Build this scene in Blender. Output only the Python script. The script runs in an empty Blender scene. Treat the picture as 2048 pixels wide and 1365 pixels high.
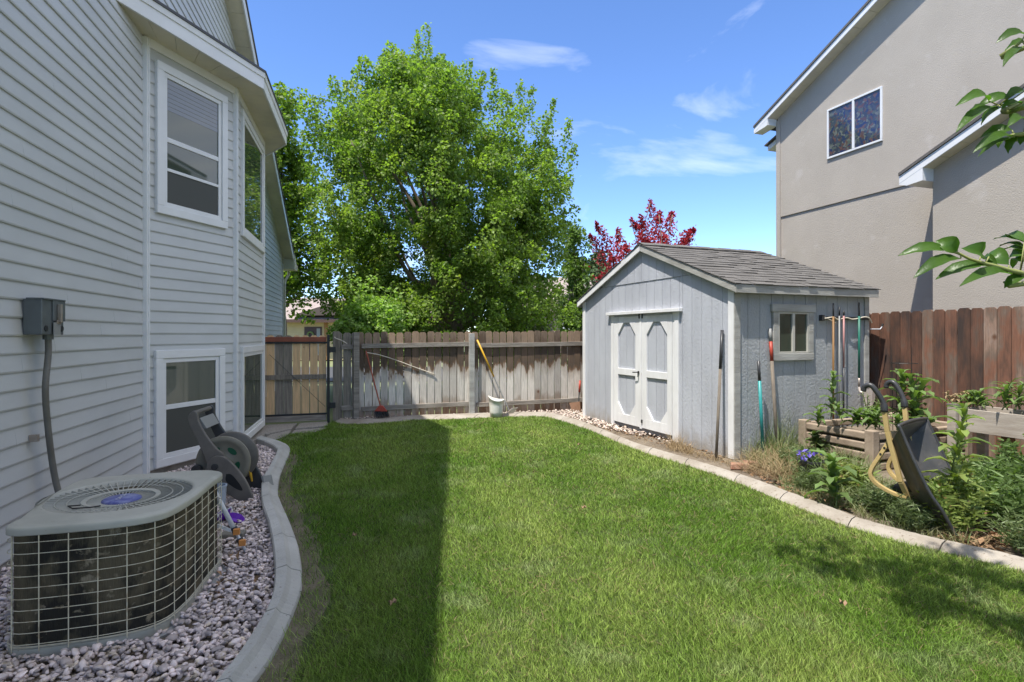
import bpy, math, random
import numpy as np
from mathutils import Vector, Matrix
random.seed(7)
RNG = np.random.default_rng(7)
sc = bpy.context.scene
COL = sc.collection
# ------------------------------------------------------------------ camera model (level camera, eye 1.6 m)
F, CX, HOR, EYE = 1140.0, 1024.0, 670.0, 1.6
def G(u, v, z=0.0):
    Y = (EYE - z) * F / (v - HOR)
    return Vector(((u - CX) / F * Y, Y, z))
def At(u, v, Y):
    return Vector(((u - CX) / F * Y, Y, EYE - (v - HOR) / F * Y))
cam = bpy.data.cameras.new("camera"); camo = bpy.data.objects.new("camera", cam); COL.objects.link(camo)
camo.location = (0, 0, EYE); camo.rotation_euler = (math.radians(90), 0, 0)
cam.sensor_width = 36; cam.lens = F * 36 / 2048; cam.shift_y = -(682.5 - HOR) / 2048
cam.clip_start = 0.05; cam.clip_end = 3000
sc.camera = camo
# ------------------------------------------------------------------ light
EL = math.radians(66.5); S = Vector((-0.682 * math.cos(EL), -0.731 * math.cos(EL), math.sin(EL))).normalized()
sun = bpy.data.lights.new("sun", 'SUN'); sun.energy = 3.3; sun.angle = math.radians(0.53); sun.color = (1, .955, .88)
so = bpy.data.objects.new("sun", sun); COL.objects.link(so); so.rotation_euler = S.to_track_quat('Z', 'Y').to_euler()
w = bpy.data.worlds.new("World"); sc.world = w; w.use_nodes = True
N, L = w.node_tree.nodes, w.node_tree.links
bg = N["Background"]
sky = N.new("ShaderNodeTexSky"); sky.sky_type = 'NISHITA'; sky.sun_disc = False
sky.sun_elevation = EL; sky.sun_rotation = math.radians(223); sky.altitude = 2000; sky.air_density = .85; sky.dust_density = .15; sky.ozone_density = 2.0
tc = N.new("ShaderNodeTexCoord"); mp = N.new("ShaderNodeMapping"); mp.inputs['Scale'].default_value = (1.6, 1.6, 4.6); mp.inputs['Location'].default_value = (.3, .0, .55)
nz = N.new("ShaderNodeTexNoise"); nz.inputs['Scale'].default_value = 1.5; nz.inputs['Detail'].default_value = 7; nz.inputs['Roughness'].default_value = .55; nz.inputs['Distortion'].default_value = .6
rp = N.new("ShaderNodeValToRGB"); rp.color_ramp.elements[0].position = .585; rp.color_ramp.elements[1].position = .97
rp.color_ramp.elements[1].color = (.85, .85, .85, 1)
mx = N.new("ShaderNodeMixRGB"); mx.inputs['Color2'].default_value = (5.6, 5.7, 5.9, 1)
L.new(tc.outputs['Generated'], mp.inputs['Vector']); L.new(mp.outputs[0], nz.inputs['Vector']); 
sxyz = N.new("ShaderNodeSeparateXYZ"); L.new(tc.outputs['Generated'], sxyz.inputs[0])
def wmath(op, a, b, c=None):
    x = N.new("ShaderNodeMath"); x.operation = op
    for i_, q_ in enumerate((a, b, c)):
        if q_ is None: continue
        if isinstance(q_, (int, float)): x.inputs[i_].default_value = q_
        else: L.new(q_, x.inputs[i_])
    return x.outputs[0]
def wrange(v_, a, b, top):
    x = N.new("ShaderNodeMapRange"); x.interpolation_type = 'SMOOTHSTEP'; x.inputs['From Min'].default_value = a; x.inputs['From Max'].default_value = b; x.inputs['To Max'].default_value = top; L.new(v_, x.inputs['Value']); return x.outputs[0]
# cloud cover: thin wisps ahead, unseen banks added overhead and to the right for fill
cover = wmath('ADD', wrange(sxyz.outputs[2], .60, .78, .335), wrange(wmath('SUBTRACT', sxyz.outputs[0], wmath('MULTIPLY', wmath('ABSOLUTE', sxyz.outputs[1], 0), .95)), .08, .36, .345))
L.new(wmath('ADD', nz.outputs['Fac'], cover), rp.inputs['Fac'])
L.new(rp.outputs['Color'], mx.inputs['Fac']); hsv = N.new('ShaderNodeHueSaturation'); hsv.inputs['Saturation'].default_value = 1.14; hsv.inputs['Hue'].default_value = .506; L.new(sky.outputs[0], hsv.inputs['Color']); L.new(hsv.outputs[0], mx.inputs['Color1']); L.new(mx.outputs[0], bg.inputs['Color'])
bg.inputs['Strength'].default_value = .15
sc.view_settings.view_transform = 'Standard'; sc.view_settings.look = 'None'; sc.view_settings.gamma = 1; sc.view_settings.exposure = 1.2
sc.cycles.max_bounces = 8; sc.cycles.diffuse_bounces = 4; sc.cycles.glossy_bounces = 3; sc.cycles.transmission_bounces = 4; sc.cycles.transparent_max_bounces = 6
sc.cycles.use_denoising = True
# ------------------------------------------------------------------ materials
def lin(c):
    return tuple(((x / 255) / 12.92 if x / 255 <= .04045 else ((x / 255 + .055) / 1.055) ** 2.4) for x in c)
MATS = {}
def M(name, col, rough=.65, col2=None, vs=4.0, vmix=1.0, stretch=(1, 1, 1), ramp=(.35, .68), island=0.0, bump=0.0, bs=40.0, bstretch=None, metal=0.0, spec=.4,
      trans=0.0, tcol=None, coords='Object', col3=None, vs3=30., ramp3=(.55, .7), detail=4, bdist=.01, splash=None):
    """colour (+ second colour through noise, + third as specks), value jitter per loose piece, noise bump, optional translucency"""
    m = bpy.data.materials.new(name); m.use_nodes = True; MATS[name] = m
    n, l = m.node_tree.nodes, m.node_tree.links; p = n["Principled BSDF"]; out = n["Material Output"]
    p.inputs['Roughness'].default_value = rough; p.inputs['Metallic'].default_value = metal; p.inputs['Specular IOR Level'].default_value = spec
    t = n.new("ShaderNodeTexCoord"); c1 = n.new("ShaderNodeRGB"); c1.outputs[0].default_value = (*col, 1); cur = c1.outputs[0]
    def noise(scale, st, det=detail):
        a = n.new("ShaderNodeMapping"); a.inputs['Scale'].default_value = st
        b = n.new("ShaderNodeTexNoise"); b.inputs['Scale'].default_value = scale; b.inputs['Detail'].default_value = det; b.inputs['Roughness'].default_value = .6
        l.new(t.outputs[coords], a.inputs[0]); l.new(a.outputs[0], b.inputs['Vector']); return b
    def over(color, fac, base):
        x = n.new("ShaderNodeMixRGB"); x.inputs['Color2'].default_value = (*color, 1); l.new(fac, x.inputs['Fac']); l.new(base, x.inputs['Color1']); return x.outputs[0]
    def ramped(b, r, top=1.0):
        x = n.new("ShaderNodeMapRange"); x.inputs['From Min'].default_value = r[0]; x.inputs['From Max'].default_value = r[1]; x.inputs['To Max'].default_value = top
        l.new(b.outputs['Fac'], x.inputs['Value']); return x.outputs[0]
    if col2 is not None: cur = over(col2, ramped(noise(vs, stretch), ramp, vmix), cur)
    if col3 is not None: cur = over(col3, ramped(noise(vs3, (1, 1, 1)), ramp3), cur)
    if splash:
        sz = n.new('ShaderNodeSeparateXYZ'); l.new(t.outputs['Object'], sz.inputs[0]); ad = n.new('ShaderNodeMath'); ad.operation = 'MULTIPLY_ADD'; ad.inputs[1].default_value = -.5; l.new(noise(9., (1, 1, .6)).outputs['Fac'], ad.inputs[0]); l.new(sz.outputs[2], ad.inputs[2])
        mr = n.new('ShaderNodeMapRange'); mr.inputs['From Min'].default_value = .05; mr.inputs['From Max'].default_value = -.22; mr.inputs['To Max'].default_value = .75; l.new(ad.outputs[0], mr.inputs['Value']); cur = over(splash, mr.outputs[0], cur)
    if island:
        g = n.new("ShaderNodeNewGeometry"); r = n.new("ShaderNodeMapRange"); r.inputs['To Min'].default_value = 1 - island; r.inputs['To Max'].default_value = 1 + island
        h = n.new("ShaderNodeHueSaturation"); l.new(g.outputs['Random Per Island'], r.inputs['Value']); l.new(r.outputs[0], h.inputs['Value']); l.new(cur, h.inputs['Color']); cur = h.outputs[0]
    l.new(cur, p.inputs['Base Color'])
    if bump:
        b = noise(bs, bstretch or stretch, 3); q = n.new("ShaderNodeBump"); q.inputs['Strength'].default_value = bump; q.inputs['Distance'].default_value = bdist
        l.new(b.outputs['Fac'], q.inputs['Height']); l.new(q.outputs[0], p.inputs['Normal'])
    if trans:
        d = n.new("ShaderNodeBsdfTranslucent"); mixs = n.new("ShaderNodeMixShader"); mixs.inputs[0].default_value = trans
        if tcol:
            k = n.new("ShaderNodeMixRGB"); k.blend_type = 'MULTIPLY'; k.inputs['Fac'].default_value = 1; k.inputs['Color2'].default_value = (*tcol, 1); l.new(cur, k.inputs['Color1']); l.new(k.outputs[0], d.inputs[0])
        else: l.new(cur, d.inputs[0])
        l.new(p.outputs[0], mixs.inputs[1]); l.new(d.outputs[0], mixs.inputs[2]); l.new(mixs.outputs[0], out.inputs['Surface'])
    return m
def glass(name, col, rough=.03):
    m = M(name, col, rough, spec=.9); return m
# ------------------------------------------------------------------ mesh building
def tag(o, label=None, cat=None, group=None, kind=None):
    if label: o['label'] = label
    if cat: o['category'] = cat
    if group: o['group'] = group
    if kind: o['kind'] = kind
    return o
def root(name, label, cat, loc=(0, 0, 0), rz=0.0, group=None, kind=None):
    o = bpy.data.objects.new(name, None); o.empty_display_size = .1; COL.objects.link(o); o.location = loc; o.rotation_euler = (0, 0, rz)
    return tag(o, label, cat, group, kind)
def inv_of(parent):
    return (Matrix.Translation(parent.location) @ parent.rotation_euler.to_matrix().to_4x4()).inverted()
def raw_mesh(name, V, polys_idx, polys_start, mat, smooth=False):
    me = bpy.data.meshes.new(name); V = np.ascontiguousarray(V, dtype=np.float32)
    me.vertices.add(len(V)); me.vertices.foreach_set('co', V.ravel())
    me.loops.add(len(polys_idx)); me.loops.foreach_set('vertex_index', np.ascontiguousarray(polys_idx, dtype=np.int32))
    me.polygons.add(len(polys_start)); me.polygons.foreach_set('loop_start', np.ascontiguousarray(polys_start, dtype=np.int32))
    if smooth: me.polygons.foreach_set('use_smooth', np.ones(len(polys_start), dtype=bool))
    me.update(calc_edges=True); me.validate(); me.materials.append(mat)
    return me
def link(name, me, parent=None, loc=(0, 0, 0)):
    o = bpy.data.objects.new(name, me); COL.objects.link(o); o.parent = parent; o.location = loc; return o
def np_obj(name, V, Fc, mat, parent=None, origin=None, smooth=False, world=True):
    """V (n,3), Fc (m,k) all of one size"""
    V = np.asarray(V, dtype=np.float64)
    if parent is not None and world:
        I = np.array(inv_of(parent)); V = V @ I[:3, :3].T + I[:3, 3]
    if origin is not None: V = V - np.array(origin)
    Fc = np.asarray(Fc); me = raw_mesh(name, V, Fc.ravel(), np.arange(len(Fc)) * Fc.shape[1], mat, smooth)
    return link(name, me, parent, origin if origin is not None else (0, 0, 0))
class MB:
    def __init__(s): s.v = []; s.f = []
    def add(s, vs, fs):
        n = len(s.v); s.v += [Vector(p) for p in vs]; s.f += [tuple(i + n for i in f) for f in fs]; return s
    def face(s, *p): return s.add(p, [tuple(range(len(p)))])
    def box(s, x0, x1, y0, y1, z0, z1):
        return s.add([(x0, y0, z0), (x1, y0, z0), (x1, y1, z0), (x0, y1, z0), (x0, y0, z1), (x1, y0, z1), (x1, y1, z1), (x0, y1, z1)],
                     [(0, 3, 2, 1), (4, 5, 6, 7), (0, 1, 5, 4), (1, 2, 6, 5), (2, 3, 7, 6), (3, 0, 4, 7)])
    def prism(s, poly, off):
        """closed solid: polygon (3-D points) swept by the vector off"""
        n = len(poly); a = [Vector(p) for p in poly]; o = Vector(off); b = [p + o for p in a]
        return s.add(a + b, [tuple(range(n - 1, -1, -1)), tuple(range(n, 2 * n))] + [(i, (i + 1) % n, n + (i + 1) % n, n + i) for i in range(n)])
    def bar(s, p, q, wd, h, up=(0, 0, 1)):
        p, q = Vector(p), Vector(q); d = (q - p).normalized(); a = d.cross(Vector(up))
        if a.length < 1e-4: a = d.cross(Vector((1, 0, 0)))
        a = a.normalized() * wd / 2; b = a.cross(d).normalized() * h / 2
        return s.prism([p - a - b, p + a - b, p + a + b, p - a + b], q - p)
    def tube(s, pts, r, n=8, caps=True):
        pts = [Vector(p) for p in pts]; R = r if isinstance(r, (list, tuple)) else [r] * len(pts); base = len(s.v); ref = None
        for i, p in enumerate(pts):
            d = (pts[min(i + 1, len(pts) - 1)] - pts[max(i - 1, 0)]).normalized()
            if ref is None:
                ref = d.cross(Vector((0, 0, 1)));
                if ref.length < 1e-3: ref = d.cross(Vector((1, 0, 0)))
            ref = (ref - d * ref.dot(d)).normalized(); b = d.cross(ref)
            for k in range(n):
                t = 2 * math.pi * k / n; s.v.append(p + (ref * math.cos(t) + b * math.sin(t)) * R[i])
        for i in range(len(pts) - 1):
            for k in range(n):
                k2 = (k + 1) % n; s.f.append((base + i * n + k, base + (i + 1) * n + k, base + (i + 1) * n + k2, base + i * n + k2))
        if caps:
            s.f.append(tuple(base + k for k in range(n))); s.f.append(tuple(base + (len(pts) - 1) * n + k for k in range(n - 1, -1, -1)))
        return s
    def lathe(s, prof, n=24, c=(0, 0, 0), ax=None):
        """prof: (radius, height); ax = (ex, ey, ez) frame"""
        ex, ey, ez = ax or (Vector((1, 0, 0)), Vector((0, 1, 0)), Vector((0, 0, 1))); base = len(s.v); c = Vector(c)
        for r, h in prof:
            for k in range(n):
                t = 2 * math.pi * k / n; s.v.append(c + ex * (r * math.cos(t)) + ey * (r * math.sin(t)) + ez * h)
        for i in range(len(prof) - 1):
            for k in range(n):
                k2 = (k + 1) % n; s.f.append((base + i * n + k, base + i * n + k2, base + (i + 1) * n + k2, base + (i + 1) * n + k))
        return s
    def map(s, fn): s.v = [Vector(fn(p)) for p in s.v]; return s
    def build(s, name, mat, parent=None, origin=None, world=False, smooth=False, bevel=0.0, seg=2):
        vs = s.v
        if parent is not None and world:
            I = inv_of(parent); vs = [I @ p for p in vs]
        if origin is not None: vs = [p - Vector(origin) for p in vs]
        me = bpy.data.meshes.new(name); me.from_pydata([tuple(p) for p in vs], [], s.f); me.update(); me.materials.append(mat)
        if smooth:
            me.polygons.foreach_set('use_smooth', np.ones(len(me.polygons), dtype=bool))
        o = link(name, me, parent, origin if origin is not None else (0, 0, 0))
        if bevel:
            b = o.modifiers.new("bevel", 'BEVEL'); b.width = bevel; b.segments = seg; b.limit_method = 'ANGLE'; b.angle_limit = .6
        return o
def smooth_path(pts, k=6):
    """Catmull-Rom through pts"""
    P = [Vector(p) for p in pts]; P = [P[0] * 2 - P[1]] + P + [P[-1] * 2 - P[-2]]; out = []
    for i in range(1, len(P) - 2):
        for j in range(k):
            t = j / k; a, b, c, d = P[i - 1:i + 3]
            out.append(.5 * ((2 * b) + (c - a) * t + (2 * a - 5 * b + 4 * c - d) * t * t + (3 * b - a - 3 * c + d) * t ** 3))
    return out + [P[-2]]
def inside(poly, X, Y):
    poly = np.array([(p[0], p[1]) for p in poly]); r = np.zeros(len(X), dtype=bool); n = len(poly)
    for i in range(n):
        x1, y1 = poly[i]; x2, y2 = poly[(i + 1) % n]
        c = ((y1 > Y) != (y2 > Y)); xi = (x2 - x1) * (Y - y1) / ((y2 - y1) if abs(y2 - y1) > 1e-9 else 1e-9) + x1
        r ^= c & (X < xi)
    return r
def unit(a): return a / np.maximum(np.linalg.norm(a, axis=-1, keepdims=True), 1e-9)
def leaf_mesh(P, D, Ln, Wd, fold=.35, rng=RNG, up=None, rnd=.8):
    """folded leaves: P base, D direction (towards tip), length, width -> verts, triangles"""
    n = len(P); D = unit(D); U = (np.tile(np.array([0, 0, 1.0]), (n, 1)) if up is None else up) + rng.normal(0, rnd, (n, 3))
    Sd = unit(np.cross(D, U)); Nn = np.cross(Sd, D)
    Ln = np.broadcast_to(Ln, (n,))[:, None]; Wd = np.broadcast_to(Wd, (n,))[:, None]
    a = P; m = P + D * Ln * .48; t = P + D * Ln - Nn * Ln * .12
    l = m + Sd * Wd * .5 + Nn * Wd * fold; r = m - Sd * Wd * .5 + Nn * Wd * fold
    V = np.stack([a, l, t, r], 1).reshape(-1, 3); b = np.arange(n)[:, None] * 4
    return V, np.concatenate([b + np.array([[0, 2, 1]]), b + np.array([[0, 3, 2]])], 1).reshape(-1, 3)
def blades(P, D, Ln, Wd, bend=.35, rng=RNG, segs=2):
    """curved tapering strips (grass, narrow leaves): verts, triangles"""
    n = len(P); D = unit(D); A = rng.uniform(0, 2 * math.pi, n); H = np.stack([np.cos(A), np.sin(A), np.zeros(n)], 1)
    Sd = unit(np.cross(D, H) + 1e-6); lean = H * np.broadcast_to(bend, (n,))[:, None]
    Ln = np.broadcast_to(Ln, (n,))[:, None]; Wd = np.broadcast_to(Wd, (n,))[:, None]; rows = []
    for i in range(segs + 1):
        t = i / segs; c = P + D * Ln * t * (1 - .25 * t * np.linalg.norm(lean, axis=1)[:, None]) + lean * Ln * t * t
        if i < segs: ww = Wd * (1 - .45 * t) * (.75 if i == 0 else 1); rows += [c - Sd * ww / 2, c + Sd * ww / 2]
        else: rows.append(c)
    V = np.stack(rows, 1); k = V.shape[1]; tri = []
    for i in range(segs - 1): tri += [(2 * i, 2 * i + 1, 2 * i + 3), (2 * i, 2 * i + 3, 2 * i + 2)]
    tri.append((2 * segs - 2, 2 * segs - 1, 2 * segs)); T = np.array(tri)
    return V.reshape(-1, 3), (np.arange(n)[:, None, None] * k + T[None]).reshape(-1, 3)
def merge(parts):
    V, Fc, o = [], [], 0
    for v, f in parts: V.append(v); Fc.append(f + o); o += len(v)
    return np.concatenate(V), np.concatenate(Fc)
# ------------------------------------------------------------------ palette
m_siding = M("vinyl_siding", (.53, .54, .535), .5, (.465, .475, .47), 1.6, bump=.05, bs=60, stretch=(.5, 1, 1.6), col3=(.42, .425, .42), vs3=1.4, ramp3=(.62, .9))
m_trim = M("white_vinyl", (.72, .725, .725), .4, (.66, .665, .665), 3)
m_cream = M("cream_metal", (.66, .62, .52), .45, (.58, .54, .45), 2)
m_soffit = M("soffit_vinyl", (.70, .64, .50), .5, (.55, .51, .43), 1.5)
m_dark = M("dark_recess", (.015, .016, .017), .5)
m_pane = glass("window_pane", (.045, .062, .045))
m_screen = M("insect_screen", (.062, .065, .058), .7, spec=.5)
m_blind = M("blind_slats", (.42, .48, .55), .5)
m_shingle = M("asphalt_shingle", (.085, .079, .072), .9, (.15, .14, .13), 90, ramp=(.4, .65), island=.13, bump=.6, bs=220, bdist=.004)
m_roofdark = M("roof_edge_metal", (.06, .06, .06), .5)
m_foundation = M("foundation_concrete", (.28, .26, .23), .9, (.18, .16, .13), 5, bump=.5, bs=30)
m_lid = M("weathered_beige_metal", (.43, .42, .365), .45, (.33, .325, .28), 2.5, col3=(.2, .16, .1), vs3=26, ramp3=(.68, .74), bump=.05, bs=8)
m_coil = M("dirty_coil_fins", (.115, .095, .058), .85, (.022, .02, .015), 6, stretch=(1, 1, .6), ramp=(.42, .58), col3=(.26, .22, .15), vs3=13, ramp3=(.6, .68), bump=.8, bs=160, bstretch=(1, 1, .15))
m_wire = M("painted_wire", (.64, .59, .45), .5, (.3, .2, .11), 12, ramp=(.52, .72))
m_blue = M("blue_badge", (.09, .10, .30), .4, (.2, .22, .42), 14, ramp=(.45, .6))
m_whitemark = M("badge_lettering", (.62, .62, .66), .4)
m_pad = M("equipment_pad_plastic", (.3, .3, .3), .7, (.22, .21, .2), 8)
m_boxm = M("grey_steel_box", (.13, .145, .15), .4, (.09, .1, .105), 4, metal=.3)
m_conduit = M("grey_conduit", (.17, .165, .145), .5, (.11, .1, .085), 3)
m_concrete = M("kerb_concrete", (.46, .45, .42), .85, (.33, .32, .295), 2.2, ramp=(.3, .75), bump=.5, bs=90, col3=(.2, .18, .15), vs3=55, ramp3=(.63, .72), bdist=.006)
m_peb = M("landscape_pebbles", (.70, .585, .55), .75, (.48, .41, .395), 9, island=.45, ramp=(.4, .6), col3=(.56, .46, .36), vs3=21, ramp3=(.56, .62), bump=.3, bs=60)
m_pebs = M("pink_pebbles", (.55, .46, .39), .75, (.42, .34, .29), 9, island=.4, ramp=(.4, .6), col3=(.58, .44, .33), vs3=19, ramp3=(.56, .62))
m_soil = M("soil", (.13, .10, .072), .95, (.21, .17, .125), 3, bump=.9, bs=35, col3=(.3, .25, .19), vs3=40, ramp3=(.6, .7), bdist=.03)
m_dirt = M("lawn_soil", (.05, .075, .018), .95, (.085, .085, .035), 2.2, ramp=(.45, .7), bump=.8, bs=50, bdist=.02)
m_bare = M("bare_soil", (.15, .125, .085), .95, (.09, .085, .045), 3.5, ramp=(.4, .62), bump=.8, bs=50, col3=(.25, .21, .15), vs3=60, ramp3=(.62, .72), bdist=.02)
m_far = M("far_ground", (.12, .16, .06), .95, (.2, .2, .1), .2)
m_asph = M("asphalt", (.06, .06, .06), .9)
m_paver = M("exposed_aggregate", (.34, .31, .27), .9, (.2, .18, .16), 60, ramp=(.45, .6), bump=.6, bs=90)
m_shed = M("shed_paint", (.47, .485, .525), .6, (.38, .39, .425), 3.2, stretch=(1, 1, .35), ramp=(.3, .75), bump=.7, bs=50, bstretch=(1, 1, .6), bdist=.010, splash=(.27, .235, .185))
m_sheds = M("shaded_shed_paint", (.385, .40, .41), .65, (.30, .31, .315), 3.2, stretch=(1, 1, .35), ramp=(.3, .75), bump=.9, bs=50, bstretch=(1, 1, .6), bdist=.012, splash=(.25, .22, .17))  # shed paint darkened for the window side, its shade put into the colour
m_shedw = M("shed_white_trim", (.76, .755, .75), .55, (.64, .63, .62), 5, stretch=(1, 1, .3), bump=.25, bs=50)
m_weath = M("weathered_trim", (.42, .41, .38), .75, (.26, .25, .225), 7, stretch=(.25, .25, 1), bump=.5, bs=40, bstretch=(.3, 1, 3))
m_black = M("black_iron", (.02, .02, .02), .45)
m_blackp = M("black_plastic", (.03, .031, .034), .38, (.05, .05, .052), 4)
m_stucco = M("stucco", (.43, .385, .33), .95, (.375, .335, .285), 1.1, ramp=(.3, .75), bump=.45, bs=60, bdist=.012, col3=(.46, .42, .375), vs3=2.6, ramp3=(.6, .75))
m_wood1 = M("new_pine", (.74, .49, .26), .75, (.52, .35, .19), 5, stretch=(6, 6, .5), island=.3, bump=.3, bs=30, bstretch=(8, 8, .5), col3=(.2, .13, .075), vs3=9, ramp3=(.66, .74))
m_woodgrey = M("weathered_grey_wood", (.29, .25, .20), .85, (.15, .13, .105), 5, stretch=(6, 6, .5), island=.25, bump=.4, bs=30, bstretch=(8, 8, .5))
m_woodrail = M("rail_wood", (.33, .295, .25), .85, (.17, .145, .12), 4, stretch=(.7, .7, 6), bump=.4, bs=30, bstretch=(1, 1, 8))
m_redboard = M("red_stained_board", (.30, .095, .05), .7, (.2, .065, .04), 4)
m_timber = M("landscape_timber", (.36, .285, .215), .85, (.24, .18, .13), 5, bump=.4, bs=20)
m_planter = M("bleached_cedar", (.42, .37, .315), .8, (.31, .26, .215), 3, stretch=(1, 1, 8), bump=.25, bs=25, bstretch=(1, 1, 8))
m_browncut = M("brown_post", (.22, .12, .055), .8, (.14, .08, .04), 5, stretch=(5, 5, .6))
m_steel = M("worn_steel", (.40, .36, .32), .4, (.3, .24, .19), 9, metal=.5)
m_tan = M("tan_painted_steel", (.47, .35, .155), .4, (.4, .29, .12), 5, col3=(.2, .12, .06), vs3=40, ramp3=(.68, .73))
m_tray = M("barrow_tray_plastic", (.045, .046, .05), .42, (.085, .082, .08), 5, bump=.1, bs=20, col3=(.16, .14, .12), vs3=12, ramp3=(.6, .8))
m_teal = M("teal_handle", (.03, .25, .245), .4)
m_green = M("green_handle", (.02, .14, .1), .4)
m_hbrown = M("brown_handle", (.24, .13, .045), .5, (.2, .1, .03), 9, stretch=(1, 1, .3))
m_hgrey = M("grey_handle", (.25, .25, .24), .5)
m_hpink = M("pink_handle", (.4, .2, .19), .5)
m_hred = M("red_handle", (.36, .05, .03), .45)
m_yel = M("yellow_handle", (.58, .33, .02), .4)
m_oldwood = M("old_handle_wood", (.2, .165, .125), .8, (.12, .1, .08), 9, stretch=(3, 3, .5))
m_bucket = M("white_plastic", (.72, .70, .64), .4, (.58, .55, .48), 4)
m_taup = M("taupe_plastic", (.17, .152, .13), .5, (.115, .105, .095), 5, bump=.1, bs=150)
m_khaki = M("khaki_plastic", (.235, .215, .165), .5, (.19, .17, .13), 5)
m_hose = M("green_hose", (.015, .09, .045), .4)
m_alu = M("white_aluminium", (.62, .63, .66), .35)
m_orange = M("orange_clip", (.6, .24, .06), .45)
m_purple = M("purple_plastic", (.13, .02, .36), .4)
m_bluebkt = M("pale_blue_plastic", (.36, .42, .5), .45)
m_rope = M("pale_rope", (.6, .54, .44), .9)
m_bark = M("bark", (.25, .20, .15), .95, (.14, .11, .08), 8, stretch=(1, 1, .3), bump=.8, bs=30, bstretch=(1, 1, .2))
m_twig = M("green_twig", (.24, .26, .09), .6)
LT = (1.15, 1.35, .45)
m_maple = M("maple_leaves", (.235, .32, .075), .5, (.165, .255, .055), .45, trans=.52, tcol=LT, island=.4, spec=.35, ramp=(.35, .65), col3=(.25, .29, .055), vs3=1.1, ramp3=(.56, .72))
m_maple2 = M("broadleaf_leaves", (.18, .26, .04), .5, (.12, .2, .03), .6, trans=.5, tcol=LT, island=.4, spec=.35, col3=(.21, .26, .05), vs3=1.3, ramp3=(.58, .72))
m_bush = M("pale_shrub_leaves", (.30, .42, .12), .5, (.2, .33, .07), .8, trans=.5, tcol=LT, island=.35)
m_colm = M("narrow_tree_leaves", (.15, .22, .04), .55, (.1, .17, .03), .9, trans=.35, tcol=LT, island=.35)
m_pine = M("pine_needles", (.045, .085, .03), .6, (.08, .12, .035), 1.0, trans=.1, island=.35)
m_plum = M("plum_leaves", (.36, .035, .045), .45, (.22, .022, .03), .9, trans=.35, tcol=(1.5, .8, .9), island=.4)
m_cherry = M("cherry_leaves", (.07, .14, .022), .35, (.055, .115, .02), 14, trans=.42, tcol=(1.35, 1.75, .4), island=.2, spec=.3, bump=.15, bs=60)
m_grass = M("lawn_grass", (.125, .22, .028), .55, (.27, .335, .085), .7, trans=.35, tcol=(1.05, 1.3, .5), island=.75, ramp=(.4, .62), spec=.25, col3=(.30, .35, .16), vs3=2.0, ramp3=(.54, .74), stretch=(1, .45, 1))
m_wild = M("wild_grass", (.17, .22, .085), .55, (.29, .275, .15), 2.5, trans=.3, tcol=LT, island=.35, ramp=(.45, .65))
m_dry = M("dry_grass", (.36, .27, .15), .7, (.26, .18, .09), 4, trans=.2, island=.3)
m_weed = M("weed_leaves", (.145, .22, .07), .5, (.11, .17, .055), 5, trans=.35, tcol=LT, island=.3, spec=.4)
m_weedy = M("yellowing_weed_leaves", (.22, .27, .07), .5, (.13, .2, .045), 5, trans=.3, tcol=LT, island=.3, col3=(.3, .2, .09), vs3=14, ramp3=(.6, .66))
m_weedd = M("dark_weed_leaves", (.1, .15, .055), .5, (.15, .18, .075), 7, trans=.3, tcol=LT, island=.35)
m_stem = M("weed_stem", (.13, .17, .06), .6)
m_litter = M("leaf_litter", (.25, .15, .08), .85, (.15, .09, .05), 6, island=.4)
m_flower = M("violet_petals", (.13, .06, .5), .5, (.3, .3, .65), 20, trans=.25)
m_brickm = M("broken_brick", (.3, .14, .085), .9, (.36, .24, .17), 14, bump=.5, bs=60)
m_block = M("grey_block", (.2, .185, .155), .9, (.14, .13, .11), 12, bump=.5, bs=50)

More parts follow.
